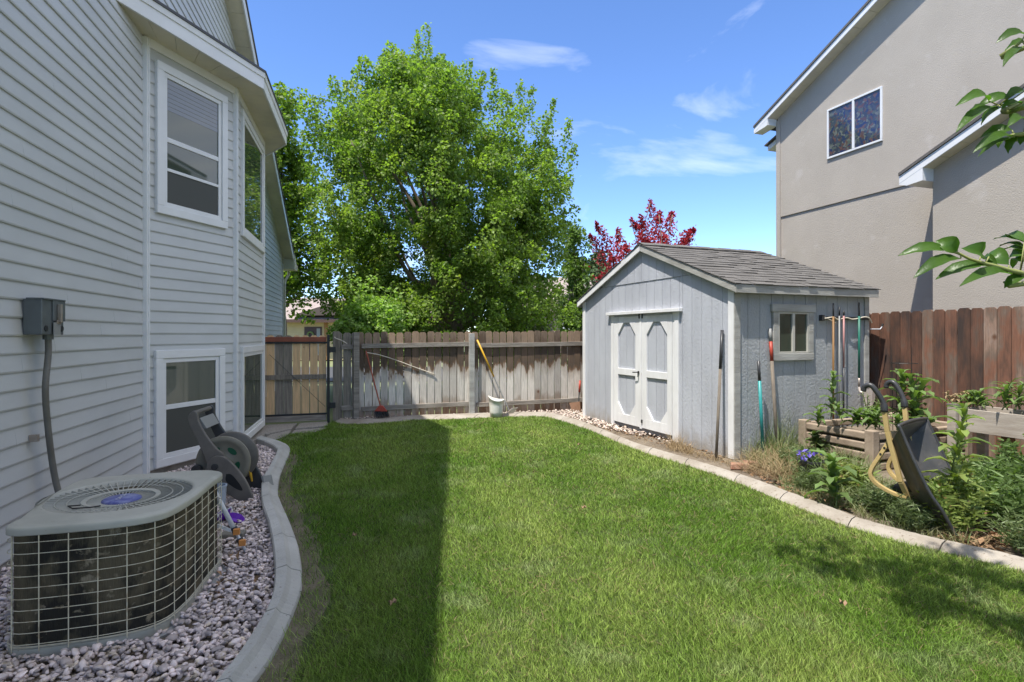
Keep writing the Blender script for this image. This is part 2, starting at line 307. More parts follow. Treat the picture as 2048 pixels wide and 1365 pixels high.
def stained_fence(name, kind):
    """fence boards: colour bands with a ragged edge by height (a watermark), jitter per board, vertical grain"""
    m = bpy.data.materials.new(name); m.use_nodes = True; n, l = m.node_tree.nodes, m.node_tree.links; p = n["Principled BSDF"]; p.inputs['Roughness'].default_value = .85
    t = n.new("ShaderNodeTexCoord"); sx = n.new("ShaderNodeSeparateXYZ"); l.new(t.outputs['Object'], sx.inputs[0])
    def noise(scale, st, d=5):
        a = n.new("ShaderNodeMapping"); a.inputs['Scale'].default_value = st; b = n.new("ShaderNodeTexNoise"); b.inputs['Scale'].default_value = scale; b.inputs['Detail'].default_value = d; b.inputs['Roughness'].default_value = .65
        l.new(t.outputs['Object'], a.inputs[0]); l.new(a.outputs[0], b.inputs['Vector']); return b.outputs['Fac']
    def math_(op, a, b):
        x = n.new("ShaderNodeMath"); x.operation = op
        for i, q in enumerate((a, b)):
            if isinstance(q, (int, float)): x.inputs[i].default_value = q
            else: l.new(q, x.inputs[i])
        return x.outputs[0]
    g = n.new("ShaderNodeNewGeometry"); isl = g.outputs['Random Per Island']
    if kind == 'back':
        rag = math_('ADD', math_('MULTIPLY', math_('SUBTRACT', noise(7, (1, 1, .25)), .5), .75), math_('MULTIPLY', math_('SUBTRACT', isl, .5), .22))
        h = math_('ADD', sx.outputs[2], rag); r = n.new("ShaderNodeValToRGB"); e = r.color_ramp.elements
        e[0].position = .0; e[0].color = (.27, .15, .085, 1); e[1].position = .16; e[1].color = (.40, .34, .28, 1)
        for ps, c in ((.22, (.55, .50, .44)), (.44, (.58, .535, .47)), (.55, (.42, .36, .30)), (.585, (.16, .095, .052)), (.63, (.09, .064, .044)), (.84, (.14, .09, .058)), (.9, (.21, .15, .105)), (1.0, (.25, .175, .115))):
            q = e.new(ps); q.color = (*c, 1)
        l.new(math_('DIVIDE', h, 1.68), r.inputs['Fac']); cur = r.outputs[0]
        gr = noise(9, (9, 9, .5))
    else:
        r = n.new("ShaderNodeValToRGB"); e = r.color_ramp.elements; e[0].position = .3; e[0].color = (.06, .038, .03, 1); e[1].position = .75; e[1].color = (.27, .2, .16, 1)
        for ps, c in ((.4, (.11, .055, .035)), (.5, (.175, .078, .046)), (.58, (.14, .098, .072)), (.66, (.22, .14, .10))):
            q = e.new(ps); q.color = (*c, 1)
        l.new(math_('ADD', noise(2.2, (1.6, 1.6, .5)), math_('MULTIPLY', math_('SUBTRACT', isl, .5), .28)), r.inputs['Fac']); cur = r.outputs[0]
        gr = noise(12, (8, 8, .35))
    x = n.new("ShaderNodeMixRGB"); x.blend_type = 'MULTIPLY'; x.inputs['Fac'].default_value = .75; mr = n.new("ShaderNodeMapRange")
    mr.inputs['From Min'].default_value = .3; mr.inputs['From Max'].default_value = .7; mr.inputs['To Min'].default_value = .62; mr.inputs['To Max'].default_value = 1.25; l.new(gr, mr.inputs['Value'])
    cmb = n.new("ShaderNodeCombineColor");
    for i in range(3): l.new(mr.outputs[0], cmb.inputs[i])
    l.new(cur, x.inputs['Color1']); l.new(cmb.outputs[0], x.inputs['Color2'])
    hs = n.new("ShaderNodeHueSaturation"); v2 = n.new("ShaderNodeMapRange"); v2.inputs['To Min'].default_value = .68; v2.inputs['To Max'].default_value = 1.32; l.new(isl, v2.inputs['Value']); l.new(v2.outputs[0], hs.inputs['Value']); l.new(x.outputs[0], hs.inputs['Color'])
    # knots
    vo = n.new("ShaderNodeTexVoronoi"); vo.inputs['Scale'].default_value = 2.6; mp_ = n.new("ShaderNodeMapping"); mp_.inputs['Scale'].default_value = (1, 1, .8); l.new(t.outputs['Object'], mp_.inputs[0]); l.new(mp_.outputs[0], vo.inputs['Vector'])
    kr = n.new("ShaderNodeMapRange"); kr.inputs['From Min'].default_value = .10; kr.inputs['From Max'].default_value = .04; l.new(vo.outputs['Distance'], kr.inputs['Value'])
    k2 = n.new("ShaderNodeMixRGB"); k2.inputs['Color2'].default_value = (.12, .055, .028, 1); l.new(kr.outputs[0], k2.inputs['Fac']); l.new(hs.outputs[0], k2.inputs['Color1']); l.new(k2.outputs[0], p.inputs['Base Color'])
    b = n.new("ShaderNodeBump"); b.inputs['Strength'].default_value = .4; b.inputs['Distance'].default_value = .006; l.new(gr, b.inputs['Height']); l.new(b.outputs[0], p.inputs['Normal'])
    return m
m_fback = stained_fence("stained_fence_boards", 'back'); m_fred = stained_fence("red_fence_boards", 'red')
# ------------------------------------------------------------------ ground, kerbs, lawn
gp = MB(); gp.face((-400, -60, -.06), (400, -60, -.06), (400, 900, -.06), (-400, 900, -.06))
tag(gp.build("ground", m_far), kind='structure')
def px(u0, v0, s, pts): return [(u0 + a / s, v0 + b / s) for a, b in pts]
LK_in = [(250, 1560), (428, 1365), (497.5, 1274), (540, 1200), (549, 1150), (547, 1099), (538, 1046), (526, 1011), (522, 983), (525, 956), (540, 930), (554, 901), (549, 892.5), (532, 883), (512, 876)]
LK_out = [(330, 1590), (508, 1365), (558, 1289), (600, 1190), (604, 1143), (600, 1110), (594, 1083), (577, 1038), (560, 1000), (556, 983), (560, 952), (571, 925), (580, 903), (577, 892), (562, 884), (536, 876)]
BK_out = [(668, 842), (678, 847), (715, 848), (772, 845), (829, 840), (887, 838.5), (977, 835), (1034, 833.5), (1082, 833), (1110, 838), (1149, 849.5), (1196, 867), (1263, 895), (1316, 912.5), (1404, 939), (1456, 957), (1500, 974), (1565, 1001), (1640, 1030), (1712, 1056), (1829, 1089), (1946, 1115), (2048, 1140), (2200, 1175), (2500, 1250)]
BK_in = [(671, 836), (684, 836), (715, 838), (772, 834), (829, 830), (887, 828), (977, 825), (1034, 823.5), (1088, 824), (1118, 829), (1158, 840), (1205, 858), (1272, 885), (1326, 901), (1414, 927), (1466, 943), (1510, 957), (1577, 982), (1655, 1010), (1730, 1038), (1850, 1070), (1970, 1096), (2070, 1119), (2220, 1152), (2520, 1222)]
def curve(ptsuv, z, n):
    P = [G(u, v, z) for u, v in ptsuv]; Q = smooth_path(P, 8); d = [0]
    for a, b in zip(Q, Q[1:]): d.append(d[-1] + (b - a).length)
    out = []; j = 0
    for i in range(n):
        t = d[-1] * i / (n - 1)
        while j < len(Q) - 2 and d[j + 1] < t: j += 1
        out.append(Q[j].lerp(Q[j + 1], (t - d[j]) / max(d[j + 1] - d[j], 1e-6)))
    return out, d[-1]
m_kerb2 = M('weathered_kerb', (.34, .305, .26), .9, (.23, .195, .155), 2.6, ramp=(.35, .7), bump=.6, bs=70, col3=(.16, .125, .09), vs3=30, ramp3=(.6, .7), bdist=.008)
def kerb(name, bed, lawn, zt, seg, nice, kmat=None):
    nn = 400; A, ln = curve(bed, zt, nn); B, _ = curve(lawn, .02, nn)
    prof = [(0, -.06), (0, zt - .012), (.05, zt), (.42, zt), (.6, zt - .035), (.95, .03), (1.0, .012), (1.0, -.06)] if nice else [(0, -.06), (0, zt - .02), (.1, zt), (.55, zt - .005), (.85, zt - .03), (1.0, .01), (1.0, -.06)]
    mb = MB(); per = seg / ln * (nn - 1); i0 = 0.0; rows = []
    rnd = random.Random(3)
    cuts = []
    while i0 < nn - 2:
        i1 = min(nn - 1, i0 + per * rnd.uniform(.8, 1.2)); cuts.append((int(i0), int(i1))); i0 = i1
    for a, b in cuts:
        if b <= a: continue
        rows = []; sk = [rnd.uniform(-.012, .012) for _ in range(8)]
        for i in range(a, b + 1):
            e = .005 if i == a else (-.005 if i == b else 0)
            tang = (A[min(i + 1, nn - 1)] - A[max(i - 1, 0)]).normalized() * e
            p, q = A[i], B[i]; rows.append([Vector((p.x + (q.x - p.x) * f + tang.x, p.y + (q.y - p.y) * f + tang.y, z + rnd.uniform(-.002, .002))) for f, z in prof])
        k = len(prof); base = len(mb.v)
        for r_ in rows: mb.v += r_
        for i in range(len(rows) - 1):
            for j in range(k - 1): mb.f.append((base + i * k + j, base + (i + 1) * k + j, base + (i + 1) * k + j + 1, base + i * k + j + 1))
        mb.f.append(tuple(base + j for j in range(k))); mb.f.append(tuple(base + (len(rows) - 1) * k + j for j in range(k - 1, -1, -1)))
    o = mb.build(name, kmat or m_concrete); tag(o, kind='structure'); return A, B
lkA, lkB = kerb("kerb", LK_in, LK_out, .10, .62, True)
bkA, bkB = kerb("kerb", BK_in, BK_out, .06, .75, False, m_kerb2)
lawn_poly = [(p.x, p.y) for p in lkB[::6]] + [tuple(G(600, 868)[:2]), tuple(G(640, 862)[:2])] + [(p.x, p.y) for p in bkB[::6]] + [(6.0, .4), (-1.2, .4)]
lz = MB(); lz.face(*[(x, y, .0) for x, y in lawn_poly]); tag(lz.build("lawn", m_dirt), kind='structure')
bs = MB(); bl = [lkB[i] for i in range(0, 330, 6)]; br_ = [Vector((p.x + .10 + .08 * abs(math.sin(i * .35)) * (1 if i < 38 else .35), p.y + .02, 0)) for i, p in enumerate(bl)]
for i in range(len(bl) - 1): bs.face(Vector((bl[i].x, bl[i].y, .004)), Vector((br_[i].x, br_[i].y, .004)), Vector((br_[i + 1].x, br_[i + 1].y, .004)), Vector((bl[i + 1].x, bl[i + 1].y, .004)))
tag(bs.build("soil", m_bare), kind='structure')
# planting soil to the right, gravel base to the left/back
right_poly = [(p.x, p.y) for p in bkA[::6]]; right_poly = right_poly[60 - 0:] if False else right_poly
bed = MB(); bed.face(*[Vector((x, y, .012)) for x, y in [(p.x, p.y) for p in bkA[int(400 * .30)::6]]] + [Vector((8.5, 1.0, .012)), Vector((8.5, 8.0, .012)), Vector((4.5, 14, .012)), Vector((.9, 14, .012))])
tag(bed.build("planting_soil", m_soil), kind='structure')
gb = MB(); gb.face(*[Vector((p.x, p.y, .006)) for p in lkA[::8]] + [Vector((-5.2, 9.3, .006)), Vector((-6, 6, .006)), Vector((-5, .2, .006)), Vector((-1.6, .2, .006))])
tag(gb.build("soil", m_soil), kind='structure')
gb = MB(); gb.face(*[Vector((p.x, p.y, .009)) for p in bkA[:int(400 * .36):6]] + [Vector((2.6, 12.6, .009)), Vector((-3.4, 10.9, .009))])
tag(gb.build("soil", m_soil), kind='structure')
# path slabs before the gate
ps = [[(486, 873), (527, 851), (594, 847), (583, 858), (535, 868)], [(600, 847), (655, 843.5), (655, 852), (590, 858)], [(530, 877), (540, 870), (582, 861), (577, 869), (545, 882)], [(588, 861), (655, 856), (630, 864), (582, 868)], [(470, 885), (484, 875), (530, 869), (515, 879), (500, 884)]]
for q in ps:
    a = MB(); P = [G(u, v, .02) for u, v in q]; a.prism([Vector((p.x, p.y, -.05)) for p in P][::-1], (0, 0, .075)); o = a.build("path_slab", m_paver, bevel=.006); tag(o, kind='structure')
# ------------------------------------------------------------------ pebbles
def ico(sub):
    import bmesh
    bm = bmesh.new(); bmesh.ops.create_icosphere(bm, subdivisions=sub, radius=1); V = np.array([v.co[:] for v in bm.verts]); Fc = np.array([[v.index for v in f.verts] for f in bm.faces]); bm.free(); return V, Fc
def pebbles(name, P, size, mat, sub):
    V0, F0 = ico(sub); n = len(P); k = len(V0)
    d = 1 + RNG.normal(0, .13, (n, k, 1)); V = V0[None] * d
    V = V * (size[:, None, None] * np.stack([RNG.uniform(.8, 1.35, n), RNG.uniform(.6, 1.0, n), RNG.uniform(.38, .65, n)], 1)[:, None, :])
    a, b, c = RNG.uniform(0, 6.28, n), RNG.normal(0, .4, n), RNG.normal(0, .4, n)
    ca, sa, cb, sb, cc, s_ = np.cos(a), np.sin(a), np.cos(b), np.sin(b), np.cos(c), np.sin(c)
    R = np.stack([np.stack([ca * cb, ca * sb * s_ - sa * cc, ca * sb * cc + sa * s_], -1), np.stack([sa * cb, sa * sb * s_ + ca * cc, sa * sb * cc - ca * s_], -1), np.stack([-sb, cb * s_, cb * cc], -1)], 1)
    V = np.einsum('nij,nkj->nki', R, V) + P[:, None, :]
    Fc = (np.arange(n)[:, None, None] * k + F0[None]).reshape(-1, 3)
    o = np_obj(name, V.reshape(-1, 3), Fc, mat, smooth=True); return tag(o, kind='stuff')
def scatter(poly, n, z):
    poly = np.array(poly); lo, hi = poly.min(0), poly.max(0); X = RNG.uniform(lo[0], hi[0], n); Y = RNG.uniform(lo[1], hi[1], n); k = inside(poly, X, Y); X, Y = X[k], Y[k]
    return np.stack([X, Y, np.full(len(X), z)], 1)
pl = [(p.x, p.y) for p in lkA[::8]] + [(-3.9, 8.0), (-4.3, 6.5), (-3.3, 2.6), (-2.6, 1.6), (-1.6, 1.2)]
P = scatter(pl, 40000, .012); P = P[RNG.uniform(0, 1, len(P)) < np.clip(1.5 - P[:, 1] * .06, .7, 1)]
P[:, 2] += RNG.uniform(0, .03, len(P)); near = P[:, 1] < 4.4; sz = np.where(RNG.uniform(0, 1, len(P)) < .12, 1.5, 1) * RNG.uniform(.0105, .0185, len(P))
pebbles("gravel", P[near], sz[near], m_peb, 2); pebbles("gravel", P[~near], sz[~near] * 1.15, m_peb, 1)
pb = [(p.x, p.y) for p in bkA[:int(400 * .44):4]] + [(2.95, 7.15), (1.5, 10.9), (1.9, 12.0), (-3.3, 10.6)]
P = scatter(pb, 16000, .02); P[:, 2] += RNG.uniform(0, .045, len(P)); keep = ~((P[:, 1] < 8.9) & (RNG.uniform(0, 1, len(P)) < .55)); P = P[keep]
pebbles("gravel", P, RNG.uniform(.015, .03, len(P)), m_pebs, 1)
# ------------------------------------------------------------------ lawn grass
xs, ys = np.array(lawn_poly).T
def dens(y): return np.clip(75000 / np.maximum(y, 1.5) ** 1.25, 5600, 30000)
cand = []
for y0 in np.arange(1.6, 11.4, .2):
    n = int(dens(y0 + .1) * .2 * 9.4); X = RNG.uniform(-3.6, 5.8, n); Y = RNG.uniform(y0, y0 + .2, n); k = inside(lawn_poly, X, Y) & (np.abs(X) < .95 * Y + .35); cand.append(np.stack([X[k], Y[k]], 1))
XY = np.concatenate(cand)
K = np.array([(p.x, p.y) for p in lkB[::4]]); dk = np.full(len(XY), 9.0)
for q in K: dk = np.minimum(dk, np.hypot(XY[:, 0] - q[0], XY[:, 1] - q[1]))
def vnoise(x, y, s, seed):
    r = np.random.default_rng(seed); g = r.uniform(0, 1, (64, 64)); a, b = x * s + 20, y * s + 20; i, j = np.floor(a).astype(int), np.floor(b).astype(int); fx, fy = a - i, b - j
    fx, fy = fx * fx * (3 - 2 * fx), fy * fy * (3 - 2 * fy); w_ = lambda p, q: g[p % 64, q % 64]
    return (w_(i, j) * (1 - fx) + w_(i + 1, j) * fx) * (1 - fy) + (w_(i, j + 1) * (1 - fx) + w_(i + 1, j + 1) * fx) * fy
nv = vnoise(XY[:, 0], XY[:, 1], 3.1, 1); nv2 = vnoise(XY[:, 0], XY[:, 1], 9., 2)
pk = np.clip((dk - .26 * nv * nv2 * 1.6) / .22, .10, 1); pk = np.where(XY[:, 1] > 7.5, np.maximum(pk, .55), pk)
k = RNG.uniform(0, 1, len(XY)) < pk * (.75 + .5 * nv2); XY = XY[k]; nv = nv[k]; nv2 = nv2[k]
n = len(XY); shade = XY[:, 0] < -.3 - .1 * (XY[:, 1] - 2.6)
H = RNG.uniform(.028, .06, n) * (.8 + .5 * nv) * np.where(shade, 1.15, 1.0); P = np.stack([XY[:, 0], XY[:, 1], np.full(n, -.002)], 1)
ang = 3 * vnoise(XY[:, 0], XY[:, 1], 1.3, 5) * 2; D = np.stack([RNG.normal(0, .45, n) + .25 * np.cos(ang), RNG.normal(0, .45, n) + .25 * np.sin(ang), np.ones(n)], 1)
V, Fc = blades(P, D, H, np.clip(.0012 + .0006 * XY[:, 1], .0027, .008) * RNG.uniform(.8, 1.3, n), RNG.uniform(.1, .7, n))
tag(np_obj("lawn_grass", V, Fc, m_grass), kind='stuff'); print("grass blades", n)
k = (RNG.uniform(0, 1, n) < .035 * (.3 + 1.6 * nv2)) ; Q = P[k] + np.array([0, 0, .012]); m_ = len(Q)
V, Fc = blades(Q, np.stack([RNG.normal(0, 1, m_), RNG.normal(0, 1, m_), RNG.uniform(.15, .9, m_)], 1), RNG.uniform(.03, .07, m_), np.clip(.001 + .0005 * Q[:, 1], .0022, .006), .3)
tag(np_obj("dry_grass", V, Fc, m_dry), kind='stuff')
# ------------------------------------------------------------------ house on the left (local: x along the wall away from the camera, y into the house)
A1 = Vector((-4.02, 6.2, 0)); HZ = math.atan2(.968, -.252)
house = root("house", "two storey house with pale lap siding and a white trimmed bay, left of the lawn", "house", A1, HZ)
JR = random.Random(8)
def laps(mb, o, dr, nrm, z0, z1, sfun, pitch=.126, lip=.017):
    """clapboard courses on the vertical plane through o along dr, outward nrm; sfun(z) -> (s0, s1)"""
    o, dr, nrm = Vector(o), Vector(dr), Vector(nrm); z = z0; up = Vector((0, 0, 1))
    while z < z1 - .01:
        zt = min(z + pitch, z1); a0, a1 = sfun(z + .0); b0, b1 = sfun(zt)
        if a1 - a0 < .02: break
        b1 = max(b1, b0 + .005); q = lambda s, zz, t: o + dr * s + up * zz + nrm * t
        zm = z + pitch * .09
        if a1 - a0 > 3:
            cutsx = sorted(max(a0, b0) + .3 + (min(a1, b1) - max(a0, b0) - .6) * ((j + .5 + JR.uniform(-.4, .4)) / (int((a1 - a0) / 3.7) + 1)) for j in range(int((a1 - a0) / 3.7) + 1))
        else: cutsx = []
        ends = [(a0, b0)] + [(c, c) for c in cutsx] + [(a1, b1)]
        for e_ in range(len(ends) - 1):
            (a0, b0), (a1, b1) = ends[e_], ends[e_ + 1]; lp_ = lip + (.0015 if e_ % 2 else 0); am0, am1 = a0 + (b0 - a0) * .09, a1 + (b1 - a1) * .09
            mb.add([q(a0, z, .0), q(a1, z, .0), q(a1, z, lp_ * .8), q(a0, z, lp_ * .8), q(am0, zm, lp_), q(am1, zm, lp_), q(b1, zt, .004), q(b0, zt, .004)], [(0, 1, 2, 3), (3, 2, 5, 4), (4, 5, 6, 7), (0, 3, 4, 7), (1, 6, 5, 2)])
        z = zt
    return mb
PK, ZP, SL, HS = .25, 9.12, .484, 10.8
def gab(z):
    h = max((ZP - z) / SL, 0); return (max(PK - HS, PK - h), min(PK + HS, PK + h))
mb = MB(); laps(mb, (0, 0, 0), (1, 0, 0), (0, -1, 0), .08, 9.07, gab); mb.build("wall", m_siding, house)
body = MB(); body.prism([(PK - HS, .005, .0), (PK + HS, .005, .0), (PK + HS, .005, 3.85), (PK, .005, 9.03), (PK - HS, .005, 3.85)], (0, 9, 0)); body.build("wall", m_siding, house)
fd = MB(); fd.box(PK - HS - .05, PK + HS - .05, -.004, .01, -.06, .09); fd.build("foundation", m_foundation, house)
# roof: two slabs, soffit, rake fascia
def rake(mb, sg, y0, y1, zo, t, ov=.55):
    a = (PK, ZP + zo); b = (PK + sg * (HS + ov), ZP + zo - SL * (HS + ov))
    q = [(a[0], y0, a[1]), (b[0], y0, b[1]), (b[0], y0, b[1] + t), (a[0], y0, a[1] + t)]
    return mb.prism(q if sg < 0 else q[::-1], (0, y1 - y0, 0))
r = MB()
for sg in (-1, 1): rake(r, sg, -.33, 9.2, .13, .05)
r.build("roof", m_shingle, house)
r = MB()
for sg in (-1, 1): rake(r, sg, -.31, -.285, -.07, .195)
r.build("rake_fascia", m_trim, house, bevel=.004)
r = MB()
for sg in (-1, 1):
    L_ = 11.3; k = int(L_ / .31)
    for i in range(k):
        u0, u1 = i * .31 + .004, i * .31 + .306; f = lambda u: ZP - .03 - SL * u; y0, y1 = -.284, -.005
        r.add([(PK + sg * u0, y0, f(u0)), (PK + sg * u1, y0, f(u1)), (PK + sg * u1, y1, f(u1)), (PK + sg * u0, y1, f(u0)), (PK + sg * u0, y0, f(u0) + .02), (PK + sg * u1, y0, f(u1) + .02), (PK + sg * u1, y1, f(u1) + .02), (PK + sg * u0, y1, f(u0) + .02)],
              [(0, 1, 2, 3), (7, 6, 5, 4), (0, 4, 5, 1), (2, 6, 7, 3), (0, 3, 7, 4), (1, 5, 6, 2)])
r.build("soffit", m_soffit, house)
r = MB(); e = PK + HS
r.prism([(e + .02, -.34, 3.55), (e + .56, -.34, 3.55), (e + .56, -.34, 3.74), (e + .02, -.34, 4.0)], (0, .33, 0)); r.build("eave_return", m_cream, house, bevel=.005)
r = MB(); r.prism([(e + .57, -.36, 3.58), (e + .66, -.36, 3.56), (e + .71, -.36, 3.72), (e + .57, -.36, 3.72)], (0, 9.2, 0)); r.build("gutter", m_cream, house, bevel=.004)
r = MB(); r.tube([(e + .63, -.1, 3.57), (e + .6, -.1, 3.45), (e + .12, -.06, 3.22), (e + .05, -.05, 3.1), (e + .05, -.05, .05)], .04, 8); r.build("downspout", m_cream, house)
r = MB(); r.box(e - .06, e + .03, -.03, .1, .05, 3.7); r.build("corner_trim", m_trim, house)
# bay
c30, s30 = math.cos(math.radians(30)), .5
B1, C1, D1 = Vector((1.187, -.685, 0)), Vector((3.29, -.685, 0)), Vector((4.477, 0, 0)); ZB = 4.86
for o, q in ((Vector((0, 0, 0)), B1), (B1, C1), (C1, D1)):
    d = (q - o); ln = d.length; d.normalize(); nr = Vector((d.y, -d.x, 0))
    mb = MB(); laps(mb, o, d, nr, .10, ZB - .09, lambda z, ln=ln: (0, ln)); mb.build("bay_wall", m_siding, house)
    mb = MB(); mb.prism([o + nr * .002 + Vector((0, 0, .0)), q + nr * .002 + Vector((0, 0, .0)), q + nr * .002 + Vector((0, 0, .1)), o + nr * .002 + Vector((0, 0, .1))], nr * -.06); mb.build("foundation", m_foundation, house)
    mb = MB(); p0, p1 = o + nr * .0, q + nr * .0; z0, z1 = Vector((0, 0, ZB - .1)), Vector((0, 0, ZB)); mb.prism([p0 + z0, p1 + z0, p1 + z1, p0 + z1], nr * .03); mb.build("frieze_board", m_trim, house)
for o, w1 in ((Vector((.02, -.02, 0)), .05), (B1, .045), (C1, .045)):
    mb = MB(); mb.box(o.x - w1, o.x + w1, o.y - .034, o.y + .03, .08, ZB - .02); mb.box(o.x - .012, o.x + .012, o.y - .042, o.y, .08, ZB - .02); mb.build("corner_trim", m_trim, house, bevel=.004)
def offs(o_):
    t15 = math.tan(math.radians(15)); n1 = Vector((.5, -c30, 0)) * -1; n1 = Vector((-s30, -c30, 0))
    n2 = Vector((0, -1, 0)); n3 = Vector((s30, -c30, 0))
    a = Vector((0, 0, 0)) + Vector((-o_ / s30, 0, 0)); d = D1 + Vector((o_ / s30, 0, 0))
    b = B1 + Vector((-o_ * t15, -o_, 0)); c = C1 + Vector((o_ * t15, -o_, 0)); return [a, b, c, d]
E, E2 = offs(.37), offs(.345); zf0, zf1 = ZB - .02, ZB + .19
for a, b, a2, b2 in zip(E, E[1:], E2, E2[1:]):
    mb = MB(); Z0, Z1 = Vector((0, 0, zf0)), Vector((0, 0, zf1)); mb.add([a + Z0, b + Z0, b2 + Z0, a2 + Z0, a + Z1, b + Z1, b2 + Z1, a2 + Z1], [(0, 3, 2, 1), (4, 5, 6, 7), (0, 1, 5, 4), (2, 3, 7, 6), (1, 2, 6, 5), (3, 0, 4, 7)])
    mb.build("fascia", m_trim, house, bevel=.004)
    mb = MB(); dd = (b - a).normalized(); nn_ = Vector((dd.y, -dd.x, 0)) * .012; z2 = Vector((0, 0, ZB + .125)); mb.add([a + z2 + nn_, b + z2 + nn_, b + Z1 + nn_ * 1.6, a + Z1 + nn_ * 1.6, a + z2, b + z2, b + Z1, a + Z1], [(0, 1, 2, 3), (0, 4, 5, 1), (3, 2, 6, 7), (0, 3, 7, 4), (1, 5, 6, 2)])
    mb.build("drip_edge", m_trim, house)
mb = MB(); W4 = [Vector((0, 0, 0)), B1, C1, D1]
for i in range(3):      # soffit strips, each panel its own slab
    a, b, c, d = W4[i], W4[i + 1], E2[i + 1], E2[i]; k = 9 if i == 1 else 6
    for j in range(k):
        f0, f1 = (j + .008) / k, (j + .992) / k; zz = ZB - .004
        p = [a.lerp(b, f0), a.lerp(b, f1), d.lerp(c, f1), d.lerp(c, f0)]; mb.prism([Vector((q.x, q.y, zz)) for q in p], (0, 0, .02))
mb.build("bay_soffit", m_soffit, house)
mb = MB(); T = [Vector((-.35, .0, 0)), Vector((1.3, .0, 0)), Vector((3.2, .0, 0)), Vector((4.85, .0, 0))]; EE = offs(.40)
for i in range(3):
    a, b, c, d = EE[i], EE[i + 1], T[i + 1], T[i]
    mb.add([a + Vector((0, 0, zf1)), b + Vector((0, 0, zf1)), c + Vector((0, -.02, zf1 + .3)), d + Vector((0, -.02, zf1 + .3)), a + Vector((0, 0, zf1 + .03)), b + Vector((0, 0, zf1 + .03)), c + Vector((0, -.02, zf1 + .34)), d + Vector((0, -.02, zf1 + .34))],
           [(0, 3, 2, 1), (4, 5, 6, 7), (0, 1, 5, 4), (2, 3, 7, 6)])
mb.build("bay_roof", m_roofdark, house)
def window(o, d, nr, s0, s1, z0, z1, rail, screen, blind, deep=.05):
    """casing around sash(es); pane, rail and blind are its sub-parts"""
    o, d, nr = Vector(o), Vector(d), Vector(nr); q = lambda s, z, t: o + d * s + Vector((0, 0, z)) + nr * t
    def frame(mb, a0, a1, b0, b1, wd, t0, t1):
        for x0, x1, y0, y1 in ((a0, a1, b0, b0 + wd), (a0, a1, b1 - wd, b1), (a0, a0 + wd, b0 + wd, b1 - wd), (a1 - wd, a1, b0 + wd, b1 - wd)):
            mb.prism([q(x0, y0, t0), q(x1, y0, t0), q(x1, y1, t0), q(x0, y1, t0)], nr * (t1 - t0))
    mb = MB(); frame(mb, s0, s1, z0, z1, .092, .0, deep); c = mb.build("window", m_trim, house, bevel=.005)
    mb = MB(); frame(mb, s0 + .093, s1 - .093, z0 + .093, z1 - .093, .05, .018, deep - .016)
    zm = (z0 + z1) / 2 - .02
    if rail: mb.prism([q(s0 + .144, zm, .018), q(s1 - .144, zm, .018), q(s1 - .144, zm + .055, .018), q(s0 + .144, zm + .055, .018)], nr * (deep - .036))
    if rail and screen == 2:
        mb.prism([q(s0 + .144, zm - .33, .026), q(s1 - .144, zm - .33, .026), q(s1 - .144, zm - .295, .026), q(s0 + .144, zm - .295, .026)], nr * .008)
    mb.build("sash", m_trim, c, bevel=.003)
    mb = MB(); mb.prism([q(s0 + .14, z0 + .14, .017), q(s1 - .14, z0 + .14, .017), q(s1 - .14, z1 - .14, .017), q(s0 + .14, z1 - .14, .017)], nr * .004); mb.build("pane", m_pane, c)
    if screen:
        mb = MB(); mb.prism([q(s0 + .145, z0 + .145, .022), q(s1 - .145, z0 + .145, .022), q(s1 - .145, zm - .332 if screen == 2 else zm, .022), q(s0 + .145, zm - .332 if screen == 2 else zm, .022)], nr * .0025); mb.build("insect_screen", m_screen, c)
    if blind:
        mb = MB(); zz = z1 - .16
        while zz > z1 - .50:
            mb.prism([q(s0 + .15, zz - .044, .0215), q(s1 - .15, zz - .044, .0215), q(s1 - .15, zz, .0215), q(s0 + .15, zz, .0215)], nr * .002); zz -= .05
        mb.build("blind", m_bl2, c)
    return c
m_bl2 = M("blind_behind_glass", (.075, .105, .145), .06, spec=.9)
ds, ns = Vector((c30, -s30, 0)), Vector((-s30, -c30, 0)); df, nf = Vector((1, 0, 0)), Vector((0, -1, 0))
window((0, 0, 0), ds, ns, .145, 1.195, 2.96, 4.66, True, 2, True)
window((0, 0, 0), ds, ns, .13, 1.15, .115, 1.425, True, 1, False)
window(B1, df, nf, .29, 2.06, 2.96, 4.70, False, 0, False)
window(B1, df, nf, .27, 2.06, .09, 1.435, False, 0, False)
house_w = lambda s, d, z: A1 + Vector((-.252, .968, 0)) * s + Vector((-.968, -.252, 0)) * d + Vector((0, 0, z))
m_leafdry = M('dry_leaf', (.38, .25, .15), .8, (.25, .15, .09), 30)
